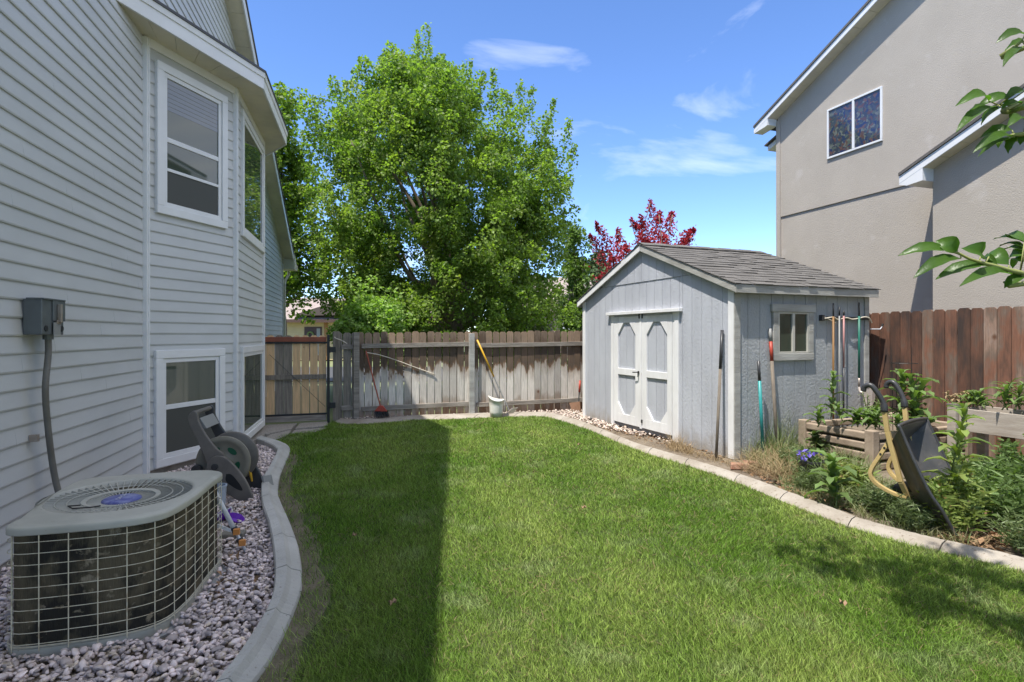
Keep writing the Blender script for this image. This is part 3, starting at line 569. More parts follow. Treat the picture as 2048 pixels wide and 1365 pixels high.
# ---- electrical disconnect on the wall with its flexible conduit
bx = root("disconnect_box", "grey steel electrical box screwed to the lap siding above the air conditioner", "electrical box", house_w(-2.14, -.02, 1.6), HZ)
b = MB(); b.box(-.15, .15, -.115, 0, 0, .255); b.build("enclosure", m_boxm, bx, bevel=.006)
b = MB(); b.box(-.155, .155, -.128, -.02, .25, .262); b.box(-.02, .155, -.124, -.116, .1, .25); b.build("cover", m_boxm, bx, bevel=.003)
b = MB(); b.box(.035, .06, -.15, -.124, .09, .225); b.box(.02, .075, -.135, -.124, .08, .105); b.build("latch", m_steel, bx, bevel=.003)
b = MB(); b.box(-.02, .075, -.129, -.124, .0, .09); b.build("label_plate", m_hgrey, bx)
b = MB(); b.lathe([(.0, 0), (.022, 0), (.022, .008), (0, .008)], 14, (.11, -.116, .045), (Vector((1, 0, 0)), Vector((0, 0, 1)), Vector((0, -1, 0)))); b.build('knockout', m_dark, bx); b = MB(); b.lathe([(.0, 0), (.022, 0), (.022, .005), (0, .005)], 14, (-.1, -.115, .045), (Vector((1, 0, 0)), Vector((0, 0, 1)), Vector((0, -1, 0)))); b.build("knockout", m_dark, bx)
cw = [house_w(-2.1, -.085, 1.605), house_w(-2.11, -.09, 1.45), house_w(-2.17, -.10, 1.2), house_w(-2.13, -.10, .9), house_w(-2.08, -.11, .6), house_w(-2.06, -.14, .4), house_w(-2.06, -.2, .2)]
cd = root("conduit", "grey flexible conduit running down the siding from the electrical box", "conduit", house_w(-2.1, -.085, 0))
b = MB(); b.tube(smooth_path(cw, 8), .021, 10); b.build("hose", m_conduit, cd, world=True, smooth=True)
b = MB(); b.tube([house_w(-2.1, -.085, 1.6), house_w(-2.1, -.085, 1.565)], .033, 12); b.build("fitting", m_boxm, cd, world=True)
b = MB(); p = house_w(-2.2, -.02, .86); b.bar(p, p + Vector((.05, .013, 0)), .03, .05); b.build("strap", m_steel, cd, world=True)
# ------------------------------------------------------------------ air conditioner
fp = [(-2.515, 2.90), (-2.50, 2.82), (-2.45, 2.78), (-2.36, 2.782), (-2.12, 2.852), (-1.955, 2.925), (-1.87, 3.005), (-1.843, 3.11), (-1.865, 3.35), (-1.935, 3.68), (-1.965, 3.86), (-2.03, 3.945), (-2.15, 3.965), (-2.40, 3.89), (-2.66, 3.80), (-2.77, 3.745), (-2.795, 3.66), (-2.76, 3.50), (-2.66, 3.22)]
fpv = [Vector((x, y, 0)) for x, y in fp]; loop = smooth_path(fpv + [fpv[0]], 5)[:-1]
ctr = Vector((-2.30, 3.37, 0)); ac = root("air_conditioner", "beige air conditioner unit with rusty wire grille standing on the gravel by the house", "air conditioner", (-2.3, 3.37, 0))
def ring_in(k, z): return [ctr + (p - ctr) * k + Vector((0, 0, z)) for p in loop]
def loft(mb, rings, capt=False, capb=False):
    n = len(rings[0]); base = len(mb.v)
    for r_ in rings: mb.v += r_
    for i in range(len(rings) - 1):
        for k in range(n):
            k2 = (k + 1) % n; mb.f.append((base + i * n + k, base + i * n + k2, base + (i + 1) * n + k2, base + (i + 1) * n + k))
    if capb: mb.f.append(tuple(base + k for k in range(n - 1, -1, -1)))
    if capt: mb.f.append(tuple(base + (len(rings) - 1) * n + k for k in range(n)))
    return mb
b = MB(); loft(b, [ring_in(1.0, -.05), ring_in(1.0, .018), ring_in(.97, .02)], True); 
for i in range(len(b.v)): b.v[i] = b.v[i] + Vector((.04, -.0, 0))
b.build("pad", m_pad, ac, world=True)
b = MB(); loft(b, [ring_in(.93, .02), ring_in(.985, .021), ring_in(.99, .06), ring_in(.95, .065)], True, True); b.build("base_pan", m_lid, ac, world=True)
b = MB(); loft(b, [ring_in(.945, .06), ring_in(.945, .62)], True); b.build("coil", m_coil, ac, world=True)
# lid: rounded rim outside, fan opening inside
cf = Vector((-2.30, 3.36, 0)); RF = .365; n = len(loop)
def circ(r_, z):
    out = []
    for p in loop:
        d = (p - cf); d.z = 0; out.append(cf + d.normalized() * r_ + Vector((0, 0, z)))
    return out
b = MB(); loft(b, [ring_in(.95, .619), ring_in(1.0, .618), ring_in(1.004, .62), ring_in(1.004, .624), ring_in(1.004, .643), ring_in(1.0, .651), ring_in(.992, .656), ring_in(.98, .658), ring_in(.97, .659), ring_in(.955, .664), ring_in(.94, .665), circ(RF + .03, .666), circ(RF + .015, .665), circ(RF, .660), circ(RF - .01, .59)])
b.build("lid", m_lid, ac, world=True, smooth=True)
b = MB(); b.lathe([(0, .585), (RF - .005, .585)], 40, cf); b.build("fan_shroud", m_dark, ac, world=True)
b = MB()
for k in range(56):
    t = 2 * math.pi * k / 56; d = Vector((math.cos(t), math.sin(t), 0)); sd = Vector((-d.y, d.x, 0))
    for r0, r1, za, zb in ((.195, RF, .640, .658), (.10, .172, .628, .634)):
        a, c = cf + d * r0 + Vector((0, 0, za)), cf + d * r1 + Vector((0, 0, zb)); h = Vector((0, 0, -.014)) + sd * .006; wd = sd * .0028
        b.add([a - wd, a + wd, c + wd, c - wd, a - wd + h, a + wd + h, c + wd + h, c - wd + h], [(0, 1, 2, 3), (4, 7, 6, 5), (0, 3, 7, 4), (1, 5, 6, 2)])
b.lathe([(.17, .630), (.17, .640), (.195, .644), (.197, .632)], 40, cf); b.lathe([(.255, .646), (.257, .649), (.26, .649), (.262, .646)], 40, cf); b.lathe([(.31, .651), (.312, .654), (.315, .654), (.317, .651)], 40, cf)
b.build("fan_guard", m_lid, ac, world=True)
b = MB(); b.lathe([(0, .645), (.085, .642), (.1, .634), (.1, .60)], 36, cf); bd = b.build("badge", m_blue, ac, world=True, smooth=True)
b = MB()
def onb(x, y): return cf + Vector((x * .97 - y * .24, x * .24 + y * .97, .6475 - .35 * (x * x + y * y)))
for i in range(6):                                   # six small strokes of worn lettering on the diagonal
    y = -.055 + i * .022; x = -.012
    for (xa, ya, xb, yb) in (((x, y, x + .02, y), (x, y, x, y + .013), (x + .02, y, x + .02, y + .013)), ((x, y, x + .02, y + .006), (x + .02, y + .006, x, y + .013)), ((x, y, x + .02, y), (x + .01, y, x + .01, y + .013)))[i % 3]:
        b.bar(onb(xa, ya), onb(xb, yb), .0035, .001)
b.build("lettering", m_whitemark, bd).location = (-ctr.x, -ctr.y, 0)
b = MB(); b.tube([cf + Vector(p) for p in ((-.1, -.19, .652), (-.13, -.24, .662), (-.09, -.26, .655), (-.02, -.23, .652), (.02, -.2, .652))], .004, 6); b.build("lead_wire", m_black, ac, world=True)
# wire guard: hoops and uprights
b = MB(); acc = [0.0]
for i in range(n): acc.append(acc[-1] + (loop[(i + 1) % n] - loop[i]).length)
def on_loop(t, k, z):
    t = t % acc[-1]; i = 0
    while acc[i + 1] < t: i += 1
    p = loop[i].lerp(loop[(i + 1) % n], (t - acc[i]) / max(acc[i + 1] - acc[i], 1e-6)); return ctr + (p - ctr) * k + Vector((0, 0, z))
for i in range(10):
    z = .085 + i * .0555; b.tube([on_loop(acc[-1] * j / 90, .994, z) for j in range(91)], .0019, 5, False)
b.tube([on_loop(acc[-1] * j / 90, .994, .072) for j in range(91)], .0019, 5, False)
for i in range(28):
    t = acc[-1] * i / 28 + .035; b.tube([on_loop(t, 1.0, .05), on_loop(t, 1.0, .617)], .0026, 5, False)
b.build("wire_guard", m_wire, ac, world=True)
# ------------------------------------------------------------------ hose reel
H0 = Vector((-2.80, 5.42, .36)); ea = Vector((-.15, .989, 0)); ee = Vector((.989, .15, 0)); ez = Vector((0, 0, 1))
hr = root("hose_reel", "taupe plastic garden hose reel with two round flanges by the lower bay window", "hose reel", (-2.8, 5.5, 0))
def q3(e, z, a): return H0 + ee * e + ez * z + ea * a
fl = []
for a in (.04, .30):
    m = MB(); ax = (ee, ez, ea * (1 if a > .1 else -1))
    m.lathe([(.03, -.012), (.235, -.012), (.25, .0), (.245, .012), (.2, .014), (.19, .006), (.075, .006), (.06, .02), (.03, .02), (.03, -.012)], 40, q3(.04, .02, a), ax)
    f = m.build("flange", m_khaki if a < .1 else m_taup, hr, world=True, smooth=True); fl.append(f)
    for k in range(5):
        m = MB()
        t = 2 * math.pi * k / 5 + .9; c = q3(.04 + math.cos(t) * .13, .02 + math.sin(t) * .13, a - (.0 if a < .1 else 0)); u1 = ee * math.cos(t) + ez * math.sin(t); u2 = ee * -math.sin(t) + ez * math.cos(t)
        m.prism([c + u2 * (.05 * math.cos(x)) + u1 * (.026 * math.sin(x)) - ea * .0085 for x in np.linspace(0, 6.283, 13)[:-1]], ea * .003)
        m.build("spoke_opening", m_hose, f).location = [-x for x in hr.location]
m = MB(); m.lathe([(.03, 0), (.12, 0), (.12, .22), (.03, .22)], 28, q3(.04, .02, .06), (ee, ez, ea)); m.build("drum", m_taup, hr, world=True)
m = MB(); pts = []
for i in range(220):
    t = i / 220 * 2 * math.pi * 9; pts.append(q3(.04 + math.cos(t) * .15, .02 + math.sin(t) * .15, .065 + .2 * (i / 220)))
m.tube(pts, .011, 6); m.build("coiled_hose", m_hose, hr, world=True, smooth=True)
up = [(-.235, .40), (-.245, .47), (-.20, .525), (-.165, .50), (-.15, .42), (-.09, .30), (.0, .17), (.07, .10), (.02, -.02), (-.07, .0), (-.09, .06), (-.155, .22)]
dn = [(-.075, .02), (-.03, .085), (.03, .10), (.10, .075), (.19, -.02), (.27, -.14), (.325, -.27), (.335, -.36), (.25, -.36), (.12, -.27), (-.02, -.19), (-.075, -.1)]
for a in (-.05, .37):
    for nm, pl_ in (("upper_arm", up), ("ground_leg", dn)):
        m = MB(); off = -.02 if nm == "ground_leg" else 0; loop_ = smooth_path([Vector((x, z, 0)) for x, z in pl_ + [pl_[0]]], 4)[:-1]
        m.prism([q3(p.x, p.y, a + off) for p in loop_][::-1], ea * .04); o = m.build(nm, m_taup if a < 0 else m_blackp, hr, world=True, bevel=.008)
        if nm == "ground_leg" and a < 0:
            m = MB(); lp = smooth_path([Vector((x, z, 0)) for x, z in [(.10, -.07), (.15, -.08), (.22, -.17), (.245, -.23), (.19, -.215), (.10, -.14), (.10, -.07)]], 4)[:-1]; m.prism([q3(p.x, p.y, a + off - .0015) for p in lp][::-1], ea * .001); m.build("leg_opening", m_dark, o).location = [-x for x in hr.location]
            m = MB(); m.lathe([(0, .0), (.03, 0), (.03, .012), (.018, .014), (0, .014)], 18, q3(.0, .0, a + off), (ee, ez, -ea)); m.build("axle_cap", m_blackp, o).location = [-x for x in hr.location]
m = MB(); m.tube([q3(-.2, .5, -.03), q3(-.2, .5, .39)], .022, 10); m.build("handle", m_taup, hr, world=True)
m = MB(); m.prism([q3(-.19, .44, .02), q3(-.13, .34, .02), q3(-.13, .34, .36), q3(-.19, .44, .36)], Vector((.03, 0, .01))); m.build("tray", m_hgrey, hr, world=True, bevel=.005)
m = MB(); m.lathe([(0, -.03), (.045, -.03), (.05, 0), (.045, .03), (0, .03)], 18, q3(-.17, -.03, -.03), (ee, ez, ea)); m.build("crank_hub", m_blackp, hr, world=True)
m = MB(); m.bar(q3(.29, -.36, -.06), q3(.29, -.36, .4), .08, .03); m.prism([q3(.34, -.345, .30), q3(.30, -.2, .34), q3(.37, -.2, .39), q3(.40, -.345, .39)], Vector((.02, .0, 0))); m.build("crossbar", m_hgrey, hr, world=True)
m = MB(); m.tube([q3(.18, -.06, .30), q3(.21, -.16, .30), q3(.225, -.24, .30)], [.01, .014, .008], 10); m.build("nozzle", m_yel, hr, world=True)
# ------------------------------------------------------------------ clutter on the gravel
t0, t1 = At(418, 962, 4.12), G(494, 1108, .01); ch = root("folding_frame_leg", "white metal folding leg with orange clips leaning on the air conditioner", "folding frame", t1)
d = t1 - t0; m = MB(); m.tube([t0, t0 + d * .72], .017, 10); m.build("upper_tube", m_alu, ch, world=True, smooth=True)
m = MB(); m.tube([t0 + d * .70, t1], .012, 10); m.build("lower_tube", m_alu, ch, world=True, smooth=True)
for f in (.68, .83):
    p = t0 + d * f; m = MB(); m.tube([p - d.normalized() * .025, p + d.normalized() * .025], .024, 12); cl = m.build("collar", m_blackp, ch, world=True)
    m = MB(); m.bar(p + Vector((.005, -.03, 0)), p + Vector((.045, -.02, .0)), .03, .04); m.build("clip", m_orange, cl).location = [-x for x in ch.location]
m = MB(); p = t0 + d * .70; m.bar(p, At(415, 1045, 4.05), .02, .02); m.bar(At(415, 1062, 4.0), At(436, 1030, 4.25), .016, .016); m.build("brace", m_alu, ch, world=True)
m = MB(); bp = G(436, 1017, .0); m.lathe([(.062, 0), (.072, .2), (.078, .2), (.078, .215), (.066, .215), (.058, .02), (0, .02)], 24, bp); o = m.build("bucket", m_bluebkt, origin=bp, smooth=False); tag(o, "pale blue plastic bucket on the gravel behind the air conditioner", "bucket")
pp = G(452, 1052, .0); pu = root("toy_scooper", "purple plastic garden toy lying on the gravel by the white folding leg", "garden toy", pp)
m = MB(); m.lathe([(.02, .01), (.07, .03), (.1, .075), (.105, .075), (.075, .02), (.02, .0)], 18, pp + Vector((-.05, .02, .03)), (Vector((.9, 0, .3)), Vector((0, 1, 0)), Vector((-.3, 0, .9)))); m.build("scoop", m_purple, pu, world=True)
m = MB(); m.lathe([(.0, .01), (.05, .02), (.075, .06), (.08, .06), (.055, .01), (.0, .0)], 18, pp + Vector((.07, -.02, .03)), (Vector((.8, 0, -.4)), Vector((0, 1, 0)), Vector((.4, 0, .8)))); m.build("scoop", m_purple, pu, world=True)
m = MB(); m.tube([pp + Vector((-.12, .0, .06)), pp + Vector((.02, .05, .14)), pp + Vector((.05, .05, .03))], .008, 8); m.build("handle", m_alu, pu, world=True)
p = G(464, 1085, .0); m = MB(); m.prism([p + Vector((-.085, -.05, 0)), p + Vector((.085, -.02, 0)), p + Vector((.07, .08, 0)), p + Vector((-.1, .05, 0))], (.01, 0, .075)); tag(m.build("stone_block", m_block, origin=p, bevel=.01), "grey brown stone block on the gravel under the white folding leg", "stone block")
a, c = G(489, 1018, .03), G(533, 1013, .05); sd_ = root("screwdriver", "dark rod with a red tip lying across the gravel against the kerb", "hand tool", a)
m = MB(); m.tube([a, a.lerp(c, .85)], .008, 8); m.build("shaft", m_blackp, sd_, world=True); m = MB(); m.tube([a.lerp(c, .85), c], .014, 8); m.build("handle", m_hred, sd_, world=True)
for i, (u, v, lb) in enumerate([(1168, 1016, "orange brown dry leaf lying alone mid lawn in the sun"), (709, 1071, "pale dry leaf on the shaded lawn, farther of the two"), (785, 1206, "tan curled leaf on the near shaded lawn"), (1158, 889, "small tan leaf on the sunny lawn near the shed kerb"), (1686, 1208, "brown leaf on the lawn left of the tree shadow")]):
    p = G(u, v, .055); m = MB(); a_ = i * 1.3; r_ = .027 if i in (0, 2) else .022; k_ = 10
    m.add([p + Vector((0, 0, .004))] + [p + Vector((math.cos(a_ + 6.283 * j / k_) * r_ * (1 if j % 2 else .6), math.sin(a_ + 6.283 * j / k_) * r_ * (1.1 if j % 2 else .55), .014 * (j % 3) - .005)) for j in range(k_)], [(0, 1 + j, 1 + (j + 1) % k_) for j in range(k_)])
    tag(m.build("fallen_leaf", m_leafdry, origin=p), lb, "leaf", "fallen leaves on the lawn")
# ------------------------------------------------------------------ back fence and gate
FA = Vector((-3.22, 10.55, 0)); FD = Vector((.957, .289, 0)).normalized(); FZ = math.atan2(FD.y, FD.x)
fence = root("fence", "weathered wooden fence with a dark upper and bleached lower half behind the lawn", "fence", FA, FZ)
def pickets(mb, x0, x1, y0, y1, z0, ztop, pitch, wd, rnd, dog=.03, skew=.0):
    x = x0
    while x < x1:
        w_ = wd * rnd.uniform(.95, 1.03); zt = (ztop(x) if callable(ztop) else ztop) + rnd.uniform(-.012, .012); dy = rnd.uniform(-.004, .004); sk = rnd.uniform(-skew, skew)
        mb.prism([(x, y0 + dy, z0), (x + w_, y0 + dy, z0), (x + w_ + sk, y0 + dy, zt - dog), (x + w_ - dog + sk, y0 + dy, zt), (x + dog + sk, y0 + dy, zt), (x + sk, y0 + dy, zt - dog)], (0, y1 - y0, 0)); x += pitch * rnd.uniform(.985, 1.015)
    return mb
rf = random.Random(11)
mb = pickets(MB(), .33, 7.2, .0, .018, .03, lambda x: 1.645 + .008 * x, .1465, .136, rf, skew=.006); mb.build("picket_panel", m_fback, fence)
for z0, h in ((1.345, .085), (.17, .085)):
    for x0, x1 in ((.42, 2.50), (2.62, 5.1)):
        mb = MB(); mb.prism([(x0, -.04, z0), (x1, -.04, z0 + .03), (x1, -.04, z0 + .03 + h), (x0, -.04, z0 + h)], (0, .038, 0)); mb.build("rail", m_woodrail, fence, bevel=.004)
for x, h in ((.32, 1.64), (2.51, 1.625)):
    mb = MB(); mb.box(x - .045, x + .06, -.10, -.005, -.05, h); mb.build("post", m_woodrail if x < 1 else m_weath, fence, bevel=.006)
for z0 in (1.33, .2):
    mb = MB(); mb.box(.06, .28, -.04, -.002, z0, z0 + .085); mb.build("rail", m_woodrail, fence, bevel=.004)
mb = pickets(MB(), -.06, .3, .0, .018, .03, 1.64, .15, .138, rf); mb.build("picket_panel", m_woodgrey, fence)
gpz = MB(); gpz.box(-.09, .03, -.13, -.02, -.05, 1.66); gpz.build("post", m_woodgrey, fence, bevel=.006)
# gate
GA = Vector((-3.325, 10.40, 0)); GB = Vector((-4.62, 9.98, 0)); GD = (GA - GB).normalized(); gz = math.atan2(GD.y, GD.x); GL = (GA - GB).length
gate = root("gate", "wooden yard gate of tan and grey boards in a black steel frame beside the house", "gate", GB, gz)
rg = random.Random(5); x = 0.0; i = 0
while x < GL - .1:
    grey = i in (3, 4); w_ = .131 if i > 4 else .138; m_ = m_woodgrey if grey else m_wood1
    mb = MB(); zt = 1.59; mb.prism([(x, .0, .12), (x + w_, .0, .12), (x + w_, .0, zt - .035), (x + w_ - .035, 0, zt), (x + .035, 0, zt), (x, 0, zt - .035)], (0, .018, 0)); mb.build("board", m_ if i > 1 else m_wood1, gate); x += .146; i += 1
for z0, h, m_, nm in ((1.475, .085, m_redboard, "top_rail"), (.80, .085, m_woodgrey, "middle_rail"), (.05, .10, m_woodrail, "bottom_rail")):
    mb = MB(); mb.box(0, GL - .06, -.045, -.002, z0, z0 + h); mb.build(nm, m_, gate, bevel=.004)
mb = MB(); mb.box(.0, GL - .05, -.03, -.001, 1.44, 1.473); mb.box(0, GL - .05, -.03, -.001, .155, .185); mb.box(GL - .05, GL, -.06, -.0, .0, 1.60); mb.build("steel_frame", m_black, gate, bevel=.003)
mb = MB(); mb.tube([(.35, -.05, 1.25), (GL - .08, -.05, .30)], .004, 6); mb.build("brace_wire", m_black, gate)
for z in (1.28, .27):
    mb = MB(); mb.box(GL + .005, GL + .10, -.075, -.055, z, z + .10); mb.tube([(GL + .0, -.065, z - .01), (GL + .0, -.065, z + .11)], .012, 8); mb.build("hinge", m_black, gate, bevel=.002)
mb = MB(); mb.tube(smooth_path([(GL + .08, -.1, 1.56), (GL + .12, -.12, 1.53), (GL + .2, -.12, 1.5), (GL + .3, -.1, 1.44)], 4), .007, 6); mb.build("latch_cord", m_rope, gate)
fw = lambda x, y, z: FA + FD * x + Vector((-FD.y, FD.x, 0)) * y + Vector((0, 0, z))
# things on and against the back fence
P0 = [fw(.5, -.06, 1.27), fw(.75, -.055, 1.22), fw(1.1, -.03, 1.10), fw(1.35, -.02, 1.0), fw(1.55, -.015, .925), fw(1.8, -.02, .83)]
m = MB(); m.tube(smooth_path(P0, 5), .009, 6); tag(m.build("rope", m_rope, origin=P0[0], smooth=True), "pale rope strung slanting across the back fence boards", "rope")
b0, b1 = fw(.76, -.22, .24), fw(.50, -.07, 1.29); br = root("broom", "red handled broom leaning head down on the left end of the back fence", "broom", fw(.86, -.25, 0))
m = MB(); m.tube([b0, b1], .013, 8); m.build("handle", M("broom_handle", (.33, .075, .04), .5), br, world=True)
m = MB(); m.prism([b0 + FD * -.03 + Vector((0, 0, .05)), b0 + FD * -.11 + Vector((0, 0, -.05)), b0 + FD * .13 + Vector((0, 0, -.07)), b0 + FD * .04 + Vector((0, 0, .05))], (0, -.045, 0)); m.build("cap", m_hred, br, world=True, bevel=.01)
V, Fc = blades(np.array([b0 + FD * RNG.uniform(-.11, .13) + Vector((0, RNG.uniform(-.05, 0), -.05)) for _ in range(260)]), np.stack([RNG.normal(.15, .3, 260), RNG.normal(-.1, .15, 260), -np.ones(260)], 1), .15, .007, .1)
np_obj("bristles", V, Fc, m_blackp, br)
h0, h1 = fw(3.22, -.30, .10), fw(2.62, -.09, 1.50); ho = root("hoe", "yellow handled garden hoe leaning on the middle fence post", "garden hoe", h0)
m = MB(); m.tube([h1, h1.lerp(h0, .52)], .017, 10); m.build("handle", m_yel, ho, world=True, smooth=True); m = MB(); m.tube([h1.lerp(h0, .5), h0], .013, 8); m.build("shaft", m_hgrey, ho, world=True)
m = MB(); m.prism([h0 + FD * -.09 + Vector((0, 0, -.06)), h0 + FD * .03 + Vector((0, 0, -.09)), h0 + FD * .17 + Vector((0, 0, .07)), h0 + FD * .05 + Vector((0, 0, .06))], (.01, -.02, 0)); m.build("blade", m_steel, ho, world=True, bevel=.003)
pbk = fw(2.92, -.42, .03); bk = root("bucket", "dented white plastic bucket on the sunlit gravel against the back fence", "bucket", pbk)
m = MB(); prof = [(0, .012), (.118, .0), (.128, .09), (.138, .22), (.145, .31), (.158, .315), (.158, .335), (.150, .345), (.145, .335), (.132, .2), (.115, .03), (0, .03)]; m.lathe(prof, 32)
m.map(lambda p: (p.x * (1 + .06 * math.sin(3 * math.atan2(p.y, p.x)) * p.z / .35), p.y, p.z * (1 + .10 * (p.x * -1) / .15 * (p.z / .35)) + .02 * (p.z / .35) * math.cos(2 * math.atan2(p.y, p.x)))); m.build("pail", m_bucket, bk, smooth=True)
m = MB(); m.tube(smooth_path([(.15, -.02, .31), (.165, -.09, .22), (.16, -.12, .12), (.155, -.06, .05)], 5), .004, 6); m.build("handle", m_hgrey, bk)
sx0 = fw(4.70, -.22, .03); rs = root("spade", "small red handled spade standing by the far corner of the shed", "spade", sx0)
m = MB(); m.tube([sx0 + Vector((.02, 0, .12)), sx0 + Vector((.05, .1, .38))], .014, 8); m.build("shaft", m_blackp, rs, world=True); m = MB(); m.tube([sx0 + Vector((.05, .1, .38)), sx0 + Vector((.07, .14, .62))], .022, 8); m.build("handle", m_hred, rs, world=True, smooth=True)
m = MB(); m.prism([sx0 + Vector((-.17, 0, .17)), sx0 + Vector((-.12, -.04, .02)), sx0 + Vector((.06, -.04, .0)), sx0 + Vector((.05, .0, .2))], (.01, .02, 0)); m.build("blade", M("rusty_blade", (.22, .12, .07), .7), rs, world=True)
# ------------------------------------------------------------------ shed (local x along the window wall, y along the door wall away from the camera)
SO = Vector((2.83, 7.24, 0)); SZ = math.atan2(.372, .928); SW, SLN = 2.41, 3.90
shed = root("shed", "pale blue grey garden shed with double doors and a shingled gable roof", "shed", SO, SZ)
sh_w = lambda x, y, z: SO + Vector((.928, .372, 0)) * x + Vector((-.372, .928, 0)) * y + Vector((0, 0, z))
RS = .385; ZR = 3.0                                        # roof underside: ridge at y = SLN/2
roofz = lambda y: ZR - RS * abs(y - SLN / 2)
def vboards(mb, face, a0, a1, zb, zt, pitch=.2, gap=.007, t=.014):
    """grooved vertical siding: each strip its own slab; zt(a) top height"""
    a = a0
    while a < a1 - .01:
        b = min(a + pitch, a1); p, q = a + gap / 2, b - gap / 2; mids = [p, q] + ([SLN / 2] if face == 'x' and p < SLN / 2 < q else []); mids.sort()
        poly = [(p, zb), (q, zb)] + [(m_, zt(m_)) for m_ in reversed(mids)]
        if min(z for _, z in poly[2:]) > zb + .01:
            if face == 'x': mb.prism([(-t, a_, z_) for a_, z_ in poly], (t - .001, 0, 0))
            else: mb.prism([(a_, -t, z_) for a_, z_ in poly][::-1], (0, t - .001, 0))
        a = b
    return mb
core = MB(); core.prism([(0, 0, .05), (0, SLN, .05), (0, SLN, roofz(SLN) - .01), (0, SLN / 2, ZR - .01), (0, 0, roofz(0) - .01)], (SW, 0, 0)); core.build("wall_core", M("groove_shadow_paint", (.24, .25, .27), .8), shed)
b = MB(); vboards(b, 'x', .0, 1.075, .02, lambda a: min(2.44, roofz(a) - .012)); vboards(b, 'x', 2.905, SLN, .05, lambda a: min(2.44, roofz(a) - .012)); vboards(b, 'x', 1.075, 2.905, 1.9, lambda a: 2.44)
b.build("wall", m_shed, shed)
b = MB(); vboards(b, 'x', .0, SLN, 2.445, lambda a: roofz(a) - .012, t=.024); b.build("gable", m_shed, shed)
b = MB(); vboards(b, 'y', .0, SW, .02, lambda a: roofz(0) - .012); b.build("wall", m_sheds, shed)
for x0, x1, y0, y1, m_ in ((-.034, -.014, -.02, .085, m_shedw), (-.034, .06, -.036, -.0145, m_weath), (SW - .085, SW + .0, -.036, -.0145, m_weath), (-.034, -.014, SLN - .085, SLN + .01, m_shedw)):
    b = MB(); b.box(x0, x1, y0, y1, .02, roofz(0 if y0 < 1 else SLN) - .03); b.build("corner_board", m_, shed, bevel=.003)
# roof deck, trim, shingles
OV, OX = .10, .075; b = MB()
for sg in (-1, 1):
    ya, yb = SLN / 2, SLN / 2 + sg * (SLN / 2 + OV); za, zb = ZR, ZR - RS * (SLN / 2 + OV)
    b.prism([(-OX, ya, za), (-OX, yb, zb), (-OX, yb, zb + .025), (-OX, ya, za + .025)][::sg], (SW + 2 * OX, 0, 0))
b.build("roof_deck", m_weath, shed)
for sg in (-1, 1):
    ya, yb = SLN / 2, SLN / 2 + sg * (SLN / 2 + OV); b = MB()
    b.prism([(-OX - .022, ya, ZR + .022), (-OX - .022, yb, roofz(yb) + .022), (-OX - .022, yb, roofz(yb) - .075), (-OX - .022, ya, ZR - .075)][::-sg], (.021, 0, 0)); b.build("rake_board", m_shedw if sg > 0 else m_weath, shed, bevel=.003)
    b = MB(); y0 = yb if sg > 0 else yb - .022; b.box(-OX - .02, SW + OX, y0, y0 + .022, roofz(yb) - .085, roofz(yb) + .02); b.build("fascia", m_weath, shed, bevel=.003)
b = MB(); rs_ = random.Random(4); CO = math.cos(math.atan(RS)); SI = math.sin(math.atan(RS))
for sg in (-1, 1):
    rows = 15; run = (SLN / 2 + OV + .03) / CO
    for r_ in range(rows):
        u0 = run - r_ * run / rows; u1 = max(u0 - run / rows - .03, .0); x = -OX - .035 - rs_.uniform(0, .28)
        while x < SW + OX + .03:
            wd = rs_.choice((.16, .22, .3, .3)); xa, xb = max(x, -OX - .035), min(x + wd - .006, SW + OX + .035); x += wd
            if xb - xa < .02: continue
            th = rs_.choice((.007, .007, .014)); du = rs_.uniform(-.006, .006)
            f = lambda u, h: (SLN / 2 + sg * (u * CO + h * SI), ZR + .027 - u * SI + h * CO)
            y0, z0 = f(u0 + du, .008); y1, z1 = f(u1, .002); y2, z2 = f(u1, .002 + th * .6); y3, z3 = f(u0 + du, .008 + th)
            b.prism([(xa, y0, z0), (xa, y1, z1), (xa, y2, z2), (xa, y3, z3)][::sg], (xb - xa, 0, 0))
b.build("roof_shingles", m_shingle, shed)
b = MB()
for k in range(11):
    xa = -OX - .03 + k * .225; xb = xa + .26
    for sg in (-1, 1): b.prism([(xa, SLN / 2, ZR + .052 + .004 * (k % 2)), (xa, SLN / 2 + sg * .13, ZR + .052 - .13 * RS + .004 * (k % 2)), (xa, SLN / 2 + sg * .13, ZR + .06 - .13 * RS + .004 * (k % 2)), (xa, SLN / 2, ZR + .062 + .004 * (k % 2))][::sg], (min(xb, SW + OX + .03) - xa, 0, 0))
b.build("ridge_cap", m_shingle, shed)
